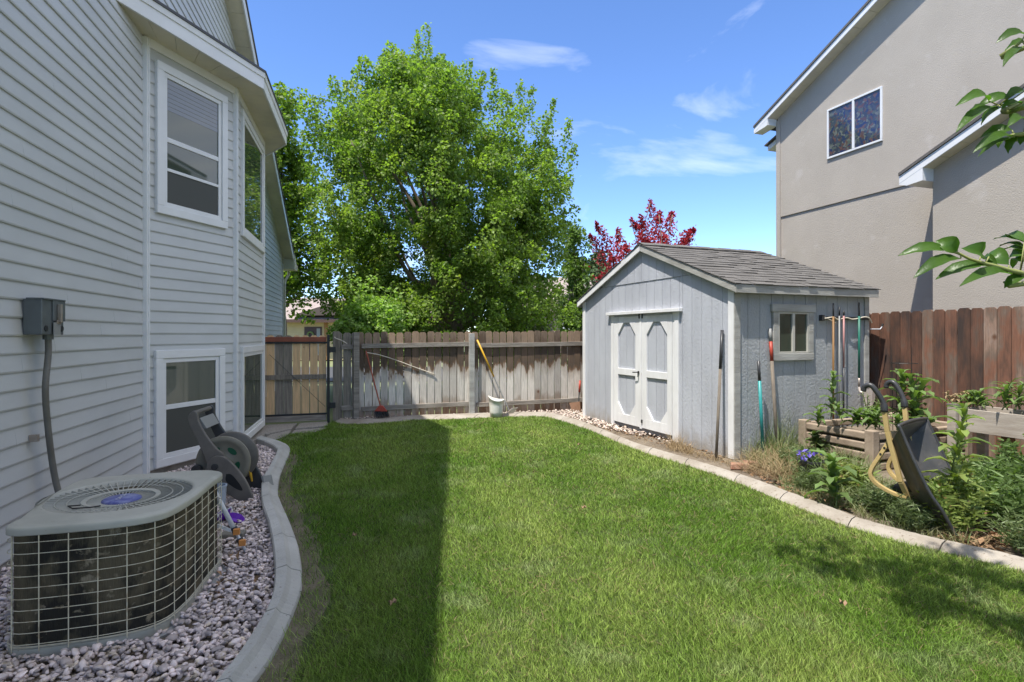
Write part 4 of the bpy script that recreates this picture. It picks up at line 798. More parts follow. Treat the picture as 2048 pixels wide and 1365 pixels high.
# doors
def bx_(mb, y0, y1, z0, z1, t0=.014, t1=.036): return mb.box(-t1, -t0, y0, y1, z0, z1)
b = MB(); bx_(b, 1.0, 2.99, 1.935, 1.985, .014, .085); b.build("door_header", m_shedw, shed, bevel=.004)
b = MB(); bx_(b, 2.82, 2.905, .06, 1.93, 0, .03); b.build("door_jamb", m_shedw, shed, bevel=.003)
b = MB(); bx_(b, 1.075, 1.165, .03, 1.93, 0, .034); bx_(b, 1.17, 1.222, .04, 1.93, 0, .024); b.build("door_jamb", m_shedw, shed, bevel=.003)
for y0, y1, nm in ((2.045, 2.812, "far"), (1.23, 1.985, "near")):
    d = MB(); vboards(d, 'x', y0, y1, .12, lambda a: 1.9, t=.006); d = d.build("door", m_shed, shed)
    f = MB(); wl = .13
    for a_, c_ in ((y0, y0 + (.11 if nm == "near" else .12)), (y1 - wl, y1)): bx_(f, a_, c_, .12, 1.9, .006, .028)
    yi0, yi1 = y0 + (.11 if nm == "near" else .12), y1 - wl
    for za, zc in ((.12, .27), (.93, 1.035), (1.80, 1.9)): bx_(f, yi0, yi1, za, zc, .006, .032 if za < 1.7 else .022)
    g = .17
    for (ya, sg) in ((yi0, 1), (yi1, -1)):
        for (zz, sz) in ((1.80, -1), (.27, 1)):
            pl_ = [(-.03, ya, zz), (-.03, ya + sg * g, zz), (-.03, ya + sg * (g - .08), zz), (-.03, ya, zz + sz * .11)]
            pl_ = [(-.03, ya, zz), (-.03, ya + sg * g, zz), (-.03, ya, zz + sz * g * 1.15)]
            f.prism(pl_ if sg * sz > 0 else pl_[::-1], (.023, 0, 0))
    f.build("frame", m_shedw, d, bevel=.002)
b = MB(); bx_(b, 1.99, 2.04, .1, 1.92, 0, .034); b.build("astragal", m_shedw, shed, bevel=.003)
b = MB(); b.lathe([(0, 0), (.02, 0), (.02, .012), (0, .012)], 14, (-.034, 2.06, 1.0), (Vector((0, 1, 0)), Vector((0, 0, 1)), Vector((-1, 0, 0)))); b.tube([(-.03, 2.06, 1.0), (-.09, 2.06, 1.0), (-.095, 2.14, .995)], .009, 8); b.tube([(-.05, 2.06, 1.01), (-.055, 2.055, .92)], .007, 8); b.build("door_handle", m_black, shed)
b = MB(); bx_(b, 2.03, 2.06, 1.86, 1.95, .03, .04); bx_(b, 1.96, 1.985, .20, .25, .03, .045); bx_(b, 1.955, 1.98, 1.86, 1.95, .03, .04); b.build("door_bolt", m_black, shed)
# window in the side wall
x0, x1, z0, z1 = .60, 1.315, 1.27, 2.0
b = MB(); b.box(x0 - .03, x1 + .03, -.06, -.014, z1 - .10, z1 + .005); b.box(x0, x0 + .085, -.05, -.014, z0 + .085, z1 - .1); b.box(x1 - .085, x1, -.05, -.014, z0 + .085, z1 - .1); b.box(x0 - .005, x1 + .005, -.052, -.014, z0 - .01, z0 + .083)
wn = b.build("window", m_weath, shed, bevel=.004)
b = MB(); i0, i1, j0, j1 = x0 + .088, x1 - .088, z0 + .085, z1 - .102; xm = (i0 + i1) / 2
for q in ((i0, i0 + .022, j0, j1), (i1 - .022, i1, j0, j1), (xm - .022, xm + .022, j0 + .023, j1 - .023), (i0 + .022, i1 - .022, j0, j0 + .022), (i0 + .022, i1 - .022, j1 - .022, j1)): b.box(q[0], q[1], -.046, -.02, q[2], q[3])
b.build("sash", M("almond_vinyl", (.47, .45, .4), .5), wn, bevel=.002)
b = MB(); b.box(i0 + .02, i1 - .02, -.026, -.022, j0 + .02, j1 - .02); b.build("pane", m_pane, wn)
# tool rack, tools
rk = root("tool_rack", "black and rope tool rack on the shed wall right of its window", "tool rack", sh_w(1.95, -.014, 1.82), SZ)
b = MB(); b.box(-.48, .45, -.04, .0, -.01, .03); b.box(-.50, -.46, -.06, 0, -.03, .05); b.build("bar", m_blackp, rk, bevel=.004)
b = MB(); b.tube(smooth_path([(-.46, -.05, .0), (-.3, -.06, .02), (-.2, -.05, -.01), (-.05, -.06, .015), (.05, -.07, -.005), (.2, -.06, .01), (.3, -.06, .03), (.38, -.07, .02), (.45, -.05, -.02), (.5, -.03, -.05)], 5), .009, 6); b.tube(smooth_path([(-.46, -.05, .02), (-.35, -.06, -.02), (-.25, -.06, -.06)], 5), .006, 6); b.build("cord", m_rope, rk)
def tool(nm, lab, x, segs, lean=.0, dx=0.0, out=.09, group=None):
    """segs: (z_top, z_bottom, radius, material, part name)"""
    zb = segs[-1][1]; t = root(nm, lab, nm.replace('_', ' '), sh_w(x, -out, max(zb, 0)), SZ)
    for za, zc, r_, m_, pn in segs:
        f = lambda z: (dx * (segs[0][0] - z), -lean * (segs[0][0] - z), z - max(zb, 0)); q = MB(); q.tube([f(za), f(zc)], r_ * .7, 10); q.build(pn, m_, t, smooth=True)
    return t
tool("rake", "brown handled tool with black grip hanging nearest the window on the rack", 1.63, [(2.03, 1.85, .014, m_black, "grip"), (1.85, .35, .019, m_hbrown, "handle")])
tool("pole", "grey pole hanging second from the window on the rack", 1.745, [(1.98, 1.86, .015, m_black, "grip"), (1.86, .25, .014, m_hgrey, "shaft")])
tool("hoe", "pink handled tool with dark shaft hanging on the rack", 1.83, [(1.93, 1.86, .016, m_black, "grip"), (1.86, 1.15, .016, m_hpink, "handle"), (1.15, .55, .013, m_blackp, "shaft")])
sv = tool("shovel", "green handled shovel with grey steel blade hanging at the shed corner", 2.13, [(2.05, 1.86, .016, m_black, "grip"), (1.86, 1.0, .021, m_green, "handle"), (1.0, .87, .018, m_steel, "socket")])
m = MB(); zb = .80; m.tube(smooth_path([(0, 0, .0), (-.005, -.02, -.06), (.01, -.06, -.07)], 4), .016, 8); pts = [(-.10, .03), (-.115, -.05), (-.09, -.16), (-.03, -.24), (.0, -.26), (.03, -.24), (.09, -.16), (.115, -.05), (.10, .03), (.04, .04), (-.04, .04)]
m.prism([(x * 1.15 + .02, -.05 - .25 * x * x * 8 * 0 - .02 * math.cos(x * 14) - .08, z - .02) for x, z in pts], (0, .004, 0)); m.build("blade", M('shovel_steel', (.6, .54, .48), .5, (.5, .43, .37), 9, metal=.15), sv)
hk = root("wall_hook", "bent white hook rod sticking out of the right shed corner", "hook", sh_w(SW, -.02, 1.68), SZ); m = MB(); m.tube([(0, -.03, 0), (.16, -.06, .0), (.2, -.07, .05)], .007, 8); m.build("rod", m_alu, hk); m = MB(); m.tube([(.19, -.068, .04), (.205, -.07, .075)], .013, 8); m.build("tip", m_black, hk)
def leaner(nm, lab, top, bot, parts):
    top, bot = Vector(top), Vector(bot); t = root(nm, lab, nm.replace('_', ' '), bot)
    for f0, f1, r_, m_, pn in parts: q = MB(); q.tube([top.lerp(bot, f0), top.lerp(bot, f1)], r_, 10); q.build(pn, m_, t, world=True, smooth=True)
leaner("wooden_pole", "old grey wooden pole leaning on the door wall at the near shed corner", sh_w(-.05, .17, 1.66), G(1432, 924), [(0, .3, .021, m_blackp, "grip"), (.3, 1, .019, m_oldwood, "shaft")])
leaner("teal_pole", "short teal pole with black grip standing in weeds by the window wall", At(1517, 722, 7.22), G(1527, 922), [(0, .22, .019, m_blackp, "grip"), (.2, .88, .021, m_teal, "shaft"), (.88, 1, .016, m_blackp, "foot")])
leaner("garden_pole", "long worn red and brown handle leaning on the shed beside its window", sh_w(.555, -.03, 1.68), G(1556, 921), [(0, .1, .02, m_hgrey, "tip"), (.1, .25, .021, m_hred, "grip"), (.25, 1, .021, m_oldwood, "shaft")])
# ------------------------------------------------------------------ red fence on the right
RA = Vector((5.34 - .358 * 5.2, 8.5 + .934 * 5.2, 0)); RZ = math.atan2(-.934, .358)
rfz = root("fence", "tall reddish brown board fence along the right side", "fence", RA, RZ)
rr = random.Random(21); mb = pickets(MB(), 0, 13.5, .0, .02, .03, lambda x: 1.935 + .01 * math.sin(x), .149, .141, rr, dog=.025, skew=.003); mb.build("picket_panel", m_fred, rfz)
for z0 in (.3, 1.0, 1.6):
    mb = MB(); mb.box(0, 13.5, .021, .06, z0, z0 + .09); mb.build("rail", m_woodrail, rfz)
# ------------------------------------------------------------------ neighbour's house (local x towards the camera along the wall, y into the house)
NO = Vector((5.67, 12.17, 0)); NZ = math.atan2(-.947, .322); nb = root("neighbour_house", "tall tan stucco house with white eaves behind the red fence", "house", NO, NZ)
NS = .444; nz0 = 6.21; nroof = lambda s: nz0 + NS * s
RX, RD = 8.5, 11.0
b = MB(); b.prism([(0, 0, 4.1), (RX * 2, 0, 4.1), (RX * 2, 0, nz0), (RX, 0, nroof(RX)), (0, 0, nz0)], (0, RD, 0)); b.build("wall", m_stucco, nb)
b = MB(); b.box(0.004, RX * 2 - .01, .022, RD - .01, -.3, 4.1); b.build("wall", m_stucco, nb)
b = MB(); b.box(-.02, .085, -.022, .1, 0, nz0 - .05); b.build("corner_trim", m_stucco, nb)
no = .24
def nrake(b, x0, y0, z0, s1, sl, ya, yb, lo, hi):
    return b.prism([(x0, ya, z0 + lo), (s1, ya, z0 + sl * (s1 - x0) + lo), (s1, ya, z0 + sl * (s1 - x0) + hi), (x0, ya, z0 + hi)], (0, yb - ya, 0))
b = MB(); nrake(b, -.42, 0, nroof(-.42), RX, NS, -no - .03, RD, .105, .15); b.prism([(RX, -no - .03, nroof(RX) + .105), (2 * RX + .42, -no - .03, nroof(-.42) + .105), (2 * RX + .42, -no - .03, nroof(-.42) + .15), (RX, -no - .03, nroof(RX) + .15)], (0, RD + no, 0)); b.build("roof", m_shingle, nb)
b = MB(); nrake(b, -.42, 0, nroof(-.42), RX, NS, -no - .012, -no + .01, -.008, .10); b.build("rake_fascia", m_trim, nb, bevel=.004)
b = MB()
for i in range(30):
    s0, s1 = -.38 + i * .3, -.38 + i * .3 + .292; b.prism([(s0, -no + .01, nroof(s0) - .005), (s1, -no + .01, nroof(s1) - .005), (s1, -no + .01, nroof(s1) + .012), (s0, -no + .01, nroof(s0) + .012)], (0, no - .012, 0))
b.build("soffit", m_soffit, nb)
b = MB(); b.prism([(-.42, -no - .01, nroof(-.42) - .02), (-.1, -no - .01, nz0 - .17), (-.02, -no - .01, nz0 - .15), (-.02, -no - .01, nz0 + .02), (-.42, -no - .01, nroof(-.42) + .05)], (0, no, 0)); b.build("eave_return", m_trim, nb)
b = MB(); b.prism([(-.55, .25, 5.72), (0, .25, 5.9), (0, .25, 6.0), (-.55, .25, 5.82)], (0, 2.5, 0)); b.build("lower_eave", m_trim, nb)
b = MB(); b.prism([(-.6, .2, 5.83), (0, .2, 6.03), (0, .2, 6.06), (-.6, .2, 5.86)], (0, 2.6, 0)); b.build("roof", m_shingle, nb)
s0, s1, z0, z1 = 1.27, 2.40, 4.97, 5.92; b = MB()
for q in ((s0, s1, z0, z0 + .035), (s0, s1, z1 - .035, z1), (s0, s0 + .035, z0 + .036, z1 - .036), (s1 - .035, s1, z0 + .036, z1 - .036), ((s0 + s1) / 2 - .022, (s0 + s1) / 2 + .022, z0 + .036, z1 - .036)): b.box(q[0], q[1], -.03, .0, q[2], q[3])
wn = b.build("window", m_trim, nb, bevel=.003)
def curtain_mat():
    m = M("patterned_curtain", (.12, .14, .3), .5, spec=.8); n, l = m.node_tree.nodes, m.node_tree.links; p = n["Principled BSDF"]; t = n.new("ShaderNodeTexCoord"); v = n.new("ShaderNodeTexVoronoi"); v.inputs['Scale'].default_value = 26
    nn_ = n.new("ShaderNodeTexNoise"); nn_.inputs['Scale'].default_value = 7; nn_.inputs['Detail'].default_value = 4; a = n.new("ShaderNodeMixRGB"); a.inputs['Fac'].default_value = .2; l.new(t.outputs['Object'], nn_.inputs['Vector']); l.new(t.outputs['Object'], a.inputs['Color1']); l.new(nn_.outputs['Color'], a.inputs['Color2']); l.new(a.outputs[0], v.inputs['Vector'])
    r = n.new("ShaderNodeValToRGB"); r.color_ramp.interpolation = 'CONSTANT'; e = r.color_ramp.elements; e[0].color = (.035, .042, .065, 1); e[1].position = .25; e[1].color = (.085, .045, .05, 1)
    for ps, c in ((.38, (.02, .03, .09)), (.55, (.12, .13, .125)), (.64, (.045, .055, .085)), (.8, (.075, .09, .085)), (.9, (.11, .06, .06))): e.new(ps).color = (*c, 1)
    s = n.new("ShaderNodeSeparateColor"); l.new(v.outputs['Color'], s.inputs[0]); l.new(s.outputs[0], r.inputs['Fac']); l.new(r.outputs[0], p.inputs['Base Color']); p.inputs['Roughness'].default_value = .08; return m
m_curt = curtain_mat()
b = MB(); b.box(s0 + .03, s1 - .03, -.012, -.008, z0 + .03, z1 - .03); b.build("curtained_pane", m_curt, wn)
# projecting wing
px0, pd, po = 3.65, .58, .22; wz = lambda s: 3.93 + .42 * (s - 3.3)
b = MB(); b.prism([(px0, -pd, -.3), (16, -pd, -.3), (16, -pd, wz(9) - .42 * 7 + .0), (9, -pd, wz(9)), (px0, -pd, wz(px0))], (0, pd + .018, 0)); b.build("wing_wall", m_stucco, nb)
b = MB(); nrake(b, 3.3, 0, wz(3.3), 9, .42, -pd - po - .03, 0.0, .115, .16); b.build("roof", m_shingle, nb)
b = MB(); nrake(b, 3.3, 0, wz(3.3), 9, .42, -pd - po - .012, -pd - po + .01, -.008, .11); b.build("rake_fascia", m_trim, nb, bevel=.004)
b = MB()
for i in range(20):
    a0, a1 = 3.34 + i * .28, 3.34 + i * .28 + .272; b.prism([(a0, -pd - po + .01, wz(a0) - .005), (a1, -pd - po + .01, wz(a1) - .005), (a1, -pd - po + .01, wz(a1) + .012), (a0, -pd - po + .01, wz(a0) + .012)], (0, po - .012, 0))
b.build("soffit", m_soffit, nb)
b = MB(); b.prism([(3.3, -pd - po - .01, wz(3.3) - .02), (3.42, -pd - po - .01, wz(3.3) - .06), (3.66, -pd - po - .01, wz(3.3) - .04), (3.66, -pd - po - .01, wz(3.66) + .0), (3.3, -pd - po - .01, wz(3.3) + .06)], (0, pd + po, 0)); b.build("eave_return", m_trim, nb)
# ------------------------------------------------------------------ distant houses over the back fence
dh = root("bungalow", "low tan sided bungalow with brown door beyond the back fence, by the pale house", "house", (-13, 36, 0)); m_tanw = M("tan_siding", (.55, .43, .22), .6, (.48, .37, .2), 2); m_droof = M("brown_shingle", (.25, .2, .175), .9, (.33, .27, .235), 3, bump=.3, bs=40)
b = MB(); laps(b, (-8, 0, 0), (1, 0, 0), (0, -1, 0), 0, 2.45, lambda z: (0, 16), .14); b.box(-8, 8, .0, 8, 0, 2.5); b.build("wall", m_tanw, dh)
b = MB(); b.prism([(-9, -.7, 2.42), (-9, 4, 4.05), (-9, 9, 2.42), (-9, 9, 2.52), (-9, 4, 4.2), (-9, -.7, 2.55)][::-1], (18, 0, 0)); b.build("roof", m_droof, dh)
b = MB(); b.box(-9, 9, -.74, -.7, 2.36, 2.56); b.build("fascia", M("brown_trim", (.09, .05, .035), .6), dh)
b = MB(); b.prism([(-.6, -.75, 2.8), (5.5, -.75, 2.8), (2.4, -.75, 3.75)], (0, 3, 0)); b.build("gable", M("brown_gable", (.1, .075, .06), .8), dh)
b = MB(); b.box(-.1, 1.0, -.05, -.02, 0, 2.1); dd = b.build("door", M("dark_brown_door", (.06, .03, .025), .5), dh)
b = MB(); b.box(.68, .9, -.06, -.05, .3, 2.0); b.build("sidelight", m_hgrey, dd)
wr = MB(); wr.lathe([(.12, -.03), (.2, -.05), (.24, 0), (.2, .05), (.12, .03), (.12, -.03)], 20, (.3, -.1, 1.6), (Vector((1, 0, 0)), Vector((0, 0, 1)), Vector((0, -1, 0)))); wr.build("wreath", m_wild, dd)
b = MB(); b.box(1.15, 1.35, -.08, -.0, 0, 2.42); b.build("post", M("orange_brown_post", (.3, .15, .05), .6), dh)
b = MB(); b.tube([(-1.2, 3.0, 3.6), (-1.2, 3.0, 4.3)], .06, 8); b.build("vent_pipe", m_hgrey, dh)
d2 = root("brick_house", "distant house with brown roof and white gable between tree and shed", "house", (4.0, 40, 0)); m_brk = M("pale_brick", (.34, .25, .2), .9, (.24, .17, .14), 20, stretch=(1, 1, 4))
b = MB(); b.box(-3.5, 6, 0, 7, 0, 4.1); b.build("wall", m_brk, d2)
b = MB(); b.prism([(-4.2, -.4, 3.2), (-4.2, 3.5, 6.0), (-4.2, 7.5, 3.2)][::-1], (10.6, 0, 0)); b.build("roof", m_droof, d2)
b = MB(); b.prism([(-.6, -.9, 1.8), (3.2, -.9, 1.8), (3.2, -.9, 3.4), (1.3, -.9, 4.5), (-.6, -.9, 3.4)], (0, 1.5, 0)); b.build("gable", m_siding, d2)
b = MB(); b.prism([(-.9, -1.1, 3.15), (1.3, -1.1, 4.45), (3.5, -1.1, 3.15), (3.5, -1.1, 3.35), (1.3, -1.1, 4.65), (-.9, -1.1, 3.35)], (0, 1.5, 0)); b.build("gable_trim", m_trim, d2)
b = MB(); b.box(.35, 1.35, -.95, -.89, 2.3, 3.1); wd_ = b.build("window", m_trim, d2); b = MB(); b.box(.42, .82, -.965, -.955, 2.37, 3.03); b.box(.88, 1.28, -.965, -.955, 2.37, 3.03); b.build("pane", m_pane, wd_)
rd = MB(); rd.face((-80, 20, -.03), (80, 20, -.03), (80, 29, -.03), (-80, 29, -.03)); tag(rd.build("road", m_asph), kind='structure')
# ------------------------------------------------------------------ trees
def shoots(C, n_leaf, length, rad, lsize, rng, up=.55, droop=0.0):
    """spindles of leaves: C (k,3) shoot bases; returns leaf mesh"""
    k = len(C); ax = unit(rng.normal(0, .6, (k, 3)) + np.array([0, 0, up])); Ls = length * rng.uniform(.6, 1.3, k)
    i = np.repeat(np.arange(k), n_leaf); n = len(i); t = rng.uniform(0, 1, n); r = rad * np.sqrt(rng.uniform(0, 1, n)) * (1 - .75 * t ** 1.5)
    a = rng.normal(0, 1, (n, 3)); a = unit(a - ax[i] * (a * ax[i]).sum(1, keepdims=True)); P = C[i] + ax[i] * (t * Ls[i])[:, None] + a * r[:, None]
    D = a + rng.normal(0, .5, (n, 3)) + np.array([0, 0, -.25 - droop]); sz = lsize * rng.uniform(.65, 1.25, n)
    return leaf_mesh(P, D, sz, sz * .85, .12, rng)
def limb_tree(o, name, mat, base, heads, r0, fork, rng, mid_jit=.25):
    mb = MB(); b = Vector(base); mb.tube(smooth_path([b + Vector((0, 0, -.1)), b + Vector((.03, .0, fork * .5)), b + Vector((.0, .02, fork))], 4), [r0 * 1.25] + [r0] * 6 + [r0 * .85] * 2, 12)
    for h in heads:
        h = Vector(h); s = b + Vector((0, 0, fork * rng.uniform(.75, 1.0))); m1 = s.lerp(h, .35) + Vector(rng.normal(0, mid_jit, 3)) + Vector((0, 0, .3)); m2 = s.lerp(h, .7) + Vector(rng.normal(0, mid_jit, 3))
        pth = smooth_path([s, m1, m2, h], 5); k = len(pth); q = r0 * rng.uniform(.2, .42); mb.tube(pth, [max(q * (1 - .9 * i / (k - 1)), .012) for i in range(k)], 7)
    return mb.build(name, mat, o, world=True, smooth=True)
rngm = np.random.default_rng(42)
SIL = np.array([(65, 828, 842), (100, 816, 868), (150, 785, 880), (200, 705, 940), (250, 645, 1070), (300, 620, 1122), (350, 614, 1138), (400, 618, 1138), (450, 634, 1132), (500, 642, 1122), (550, 650, 1125), (600, 665, 1138), (650, 690, 1130), (690, 730, 1105)], float)
YM = 15.5
mp_t = root("maple_tree", "big leafy green maple tree with upright leading shoots beyond the back fence", "tree", ((905 - CX) / F * YM, YM, 0))
C = []
while len(C) < 230:                                      # clump centres through the crown, thicker towards its skin
    v = rngm.uniform(120, 690); l, r = np.interp(v, SIL[:, 0], SIL[:, 1]), np.interp(v, SIL[:, 0], SIL[:, 2]); c, hw = (l + r) / 2, (r - l) / 2
    if rngm.uniform() > hw / 275: continue
    a = rngm.uniform(0, 6.283); rr_ = rngm.uniform(.3, 1) ** .4 * .86; uu = c + hw * rr_ * math.cos(a); dep = hw / F * YM * .9 * rr_ * math.sin(a); q = At(uu, v, YM + dep)
    zz = EYE - (v - HOR) / F * YM; q.z = zz; q.x = (uu - CX) / F * YM; C.append(q[:])
C = np.array(C); idx = rngm.integers(0, len(C), 1180); Sx = C[idx] + rngm.normal(0, .42, (1180, 3)) * np.array([1, 1, .8]) - np.array([0, 0, .35])
uu, vv = Sx[:, 0] / YM * F + CX, HOR - (Sx[:, 2] - EYE) / YM * F
ok = ~((vv > 585) & (uu > 850) & (uu < 965) & (rngm.uniform(0, 1, 1180) < .8)) & (uu > np.interp(vv, SIL[:, 0], SIL[:, 1]) - 4) & (uu < np.interp(vv, SIL[:, 0], SIL[:, 2]) + 4) & (vv > 100); Sx = Sx[ok]
parts = [shoots(Sx, 210, .8, .28, .08, rngm)]
for u0, v0, u1, v1, dy in ((836, 68, 832, 170, 0), (860, 95, 850, 180, .4), (806, 120, 812, 190, -.5), (986, 138, 988, 245, 0), (1042, 165, 1036, 250, .5), (1064, 175, 1052, 260, -.4), (1108, 200, 1092, 290, .2), (1140, 240, 1120, 330, .3), (690, 162, 702, 240, .2), (668, 225, 690, 290, -.5), (905, 140, 900, 210, -.8), (760, 115, 775, 190, -.3), (1150, 290, 1128, 370, -.3), (1128, 420, 1110, 500, .4), (935, 190, 930, 260, .8), (735, 160, 745, 220, .6), (1020, 190, 1012, 260, -.6), (612, 330, 640, 380, .0), (880, 120, 872, 190, .2)):
    tp, bs_ = At(u0, v0, YM + dy), At(u1, v1, YM + dy); ln = (tp - bs_).length; k = int(150 * ln / .8); t = rngm.uniform(0, 1, k) ** .8; P = np.array(bs_)[None] + np.array(tp - bs_)[None] * t[:, None] + rngm.normal(0, 1, (k, 3)) * (.15 * (1 - t * .75))[:, None]
    sz = .082 * rngm.uniform(.7, 1.2, k); parts.append(leaf_mesh(P, rngm.normal(0, 1, (k, 3)) + np.array([0, 0, .2]), sz, sz * .85, .12, rngm))
V, Fc = merge(parts); np_obj("crown", V, Fc, m_maple, mp_t); print("maple leaves", len(Fc) // 2)
limb_tree(mp_t, "trunk", m_bark, mp_t.location, [C[i] for i in rngm.permutation(len(C))[:42]], .24, 1.95, rngm)
def simple_tree(name, lab, Y, sil, ub, vb, mat, ncl, nsh, nl, length, rad, lsize, cat="tree", r0=.1, fork=1.2, seed=1, up=.5, dep=.8, limbs=14, droop=0.0, zb=0.0, xclip=None):
    rng = np.random.default_rng(seed); sil = np.array(sil, float); t = root(name, lab, cat, ((ub - CX) / F * Y, Y, zb)); C = []
    while len(C) < ncl:
        v = rng.uniform(sil[0, 0], sil[-1, 0]); l, r = np.interp(v, sil[:, 0], sil[:, 1]), np.interp(v, sil[:, 0], sil[:, 2]); c, hw = (l + r) / 2, (r - l) / 2
        if rng.uniform() > hw / (sil[:, 2] - sil[:, 1]).max() * 2: continue
        a = rng.uniform(0, 6.283); q = rng.uniform(.15, 1) ** .5 * .92; C.append(((c + hw * q * math.cos(a) - CX) / F * Y, Y + hw / F * Y * dep * q * math.sin(a), EYE - (v - HOR) / F * Y))
    C = np.array(C); Sx = C[rng.integers(0, ncl, nsh)] + rng.normal(0, rad * .9, (nsh, 3)); V, Fc = shoots(Sx, nl, length, rad, lsize, rng, up, droop); np_obj("crown", V, Fc, mat, t)
    limb_tree(t, "trunk", m_bark, t.location, [C[i] for i in rng.permutation(ncl)[:limbs]], r0, fork, rng, rad); return t
simple_tree("broadleaf_tree", "green tree rising behind the pale house, left of the big maple", 19, [(215, 540, 575), (250, 530, 598), (330, 520, 605), (420, 520, 610), (500, 530, 625), (560, 540, 655), (605, 545, 630)], 560, 670, m_maple2, 55, 300, 60, .8, .34, .13, r0=.2, fork=2.6, seed=5)
simple_tree("shrub", "bright pale green shrub just over the back fence, left of the maple trunk", 12.3, [(605, 735, 775), (630, 695, 790), (655, 682, 800), (690, 682, 800)], 740, 700, m_bush, 40, 170, 60, .35, .2, .075, cat="shrub", r0=.04, fork=.6, seed=8, dep=.5)
simple_tree("shrub", "yellow green low shrub behind the fence under the maple, right of the pale shrub", 14.2, [(610, 780, 850), (650, 760, 880), (690, 760, 900), (720, 770, 890)], 820, 700, m_maple2, 24, 80, 60, .4, .22, .085, cat="shrub", r0=.04, fork=.6, seed=9, dep=.5)
simple_tree("lilac", "dull purplish bush behind the fence below the right side of the maple", 15, [(640, 1030, 1090), (665, 1000, 1110), (700, 1000, 1110)], 1050, 700, M("lilac_leaves", (.16, .13, .12), .6, (.1, .14, .05), 3, trans=.2, island=.4), 16, 60, 50, .35, .2, .075, cat="bush", r0=.03, fork=.5, seed=10, dep=.5)
simple_tree("poplar", "narrow pointed green tree between the maple and the red leaved tree", 24, [(468, 1148, 1155), (500, 1138, 1160), (550, 1130, 1166), (610, 1128, 1166), (680, 1130, 1165)], 1148, 690, m_colm, 36, 150, 60, .7, .22, .13, r0=.1, fork=1.5, seed=11, up=1.6, dep=1)
simple_tree("pine_tree", "dark green pine between the poplar and the red leaved tree", 27, [(512, 1172, 1200), (540, 1168, 1215), (590, 1160, 1225), (660, 1155, 1230)], 1190, 690, m_pine, 26, 110, 80, .6, .32, .16, r0=.12, fork=2, seed=12, dep=1)
pt = root("plum_tree", "red purple leaved plum tree showing above the shed roof", "tree", ((1290 - CX) / F * 18, 18, 0)); rp_ = np.random.default_rng(13); parts = []
hd = [(1300, 408, 1318, 520, .34), (1318, 430, 1312, 520, .3), (1345, 430, 1322, 500, .28), (1282, 440, 1300, 520, .28), (1192, 452, 1235, 530, .2), (1180, 478, 1230, 545, .25), (1236, 465, 1240, 540, .2), (1388, 465, 1362, 500, .18), (1262, 445, 1300, 500, .15), (1222, 520, 1235, 580, .4), (1200, 560, 1230, 600, .35), (1330, 480, 1320, 540, .5), (1290, 485, 1300, 545, .5), (1375, 485, 1340, 530, .25), (1250, 500, 1255, 560, .35)]
for u0, v0, u1, v1, rd_ in hd:
    dy = rp_.normal(0, .5); tp, bs_ = At(u0, v0, 18 + dy), At(u1, v1, 18 + dy); k = 330; t = rp_.uniform(0, 1, k) ** .75; P = np.array(bs_)[None] + np.array(tp - bs_)[None] * t[:, None] + rp_.normal(0, 1, (k, 3)) * (rd_ * (1.05 - t))[:, None] + np.array([0, 0, .1])
    sz = .105 * rp_.uniform(.6, 1.3, k); parts.append(leaf_mesh(P, rp_.normal(0, 1, (k, 3)), sz, sz * .6, .15, rp_))
V, Fc = merge(parts); np_obj("crown", V, Fc, m_plum, pt)
limb_tree(pt, "trunk", m_bark, pt.location, [At(u0, v0, 18) for u0, v0, u1, v1, r_ in hd], .12, 2.2, rp_, .12)
# ------------------------------------------------------------------ cherry tree: trunk out of view on the right, twigs reaching into view and a bough overhead
ct = root("cherry_tree", "cherry tree whose leafy twigs reach in from the right edge, close to the camera", "tree", (4.6, .1, 0)); rc = np.random.default_rng(3)
def big_leaf(base, tip, width, sag, roll, nseg=7):
    """broad pointed leaf, creased along its midrib and arched"""
    b, t = Vector(base), Vector(tip); d = (t - b); ln = d.length; d.normalize(); toc = (Vector((0, 0, EYE)) - b).normalized(); up = Vector((0, 0, 1)) * math.cos(roll) + toc * math.sin(roll)
    sd = d.cross(up).normalized(); nn_ = sd.cross(d); V = []; Fs = []
    for i in range(nseg + 1):
        f = i / nseg; wd = width * .5 * (math.sin(math.pi * f ** .8) ** .75 if 0 < f < 1 else 0); c = b + d * ln * f + nn_ * sag * ln * math.sin(math.pi * f) ; wv = .0015 * math.sin(f * 17 + roll * 5)
        V += [c + sd * wd + nn_ * (wd * .5 + wv), c - nn_ * .0, c - sd * wd + nn_ * (wd * .5 - wv)]
    for i in range(nseg): a = i * 3; Fs += [(a, a + 1, a + 4, a + 3), (a + 1, a + 2, a + 5, a + 4)]
    return V, Fs
mb = MB(); tw = MB(); YL = 1.5
def c8(x, y): return (1780 + x / 7.582, 440 + y / 7.582)
def c7(x, y): return (1780 + x / 4.549, 20 + y / 4.549)
def addleaf(f, b, t, wpx, sag=.12, roll=.5, dy=0.0, dt=0.0):
    B, T = At(*f(*b), YL + dy), At(*f(*t), YL + dy + dt); v, fs = big_leaf(B, T, wpx / F * YL, sag, roll); mb.add(v, fs); return B
tip_px = [(870, 460), (1040, 510), (1200, 590), (1400, 650), (1600, 700), (1800, 760), (2048, 815), (2500, 900)]
P = [At(*c8(*q), YL) for q in tip_px]; P += [Vector((2.6, 1.1, 2.0)), Vector((4.2, .3, 2.1))]; P = smooth_path(P, 4); tw.tube(P, [.0034 + .0016 * max(0, i - 8) * .12 + (.012 if i > 32 else 0) for i in range(len(P))], 7)
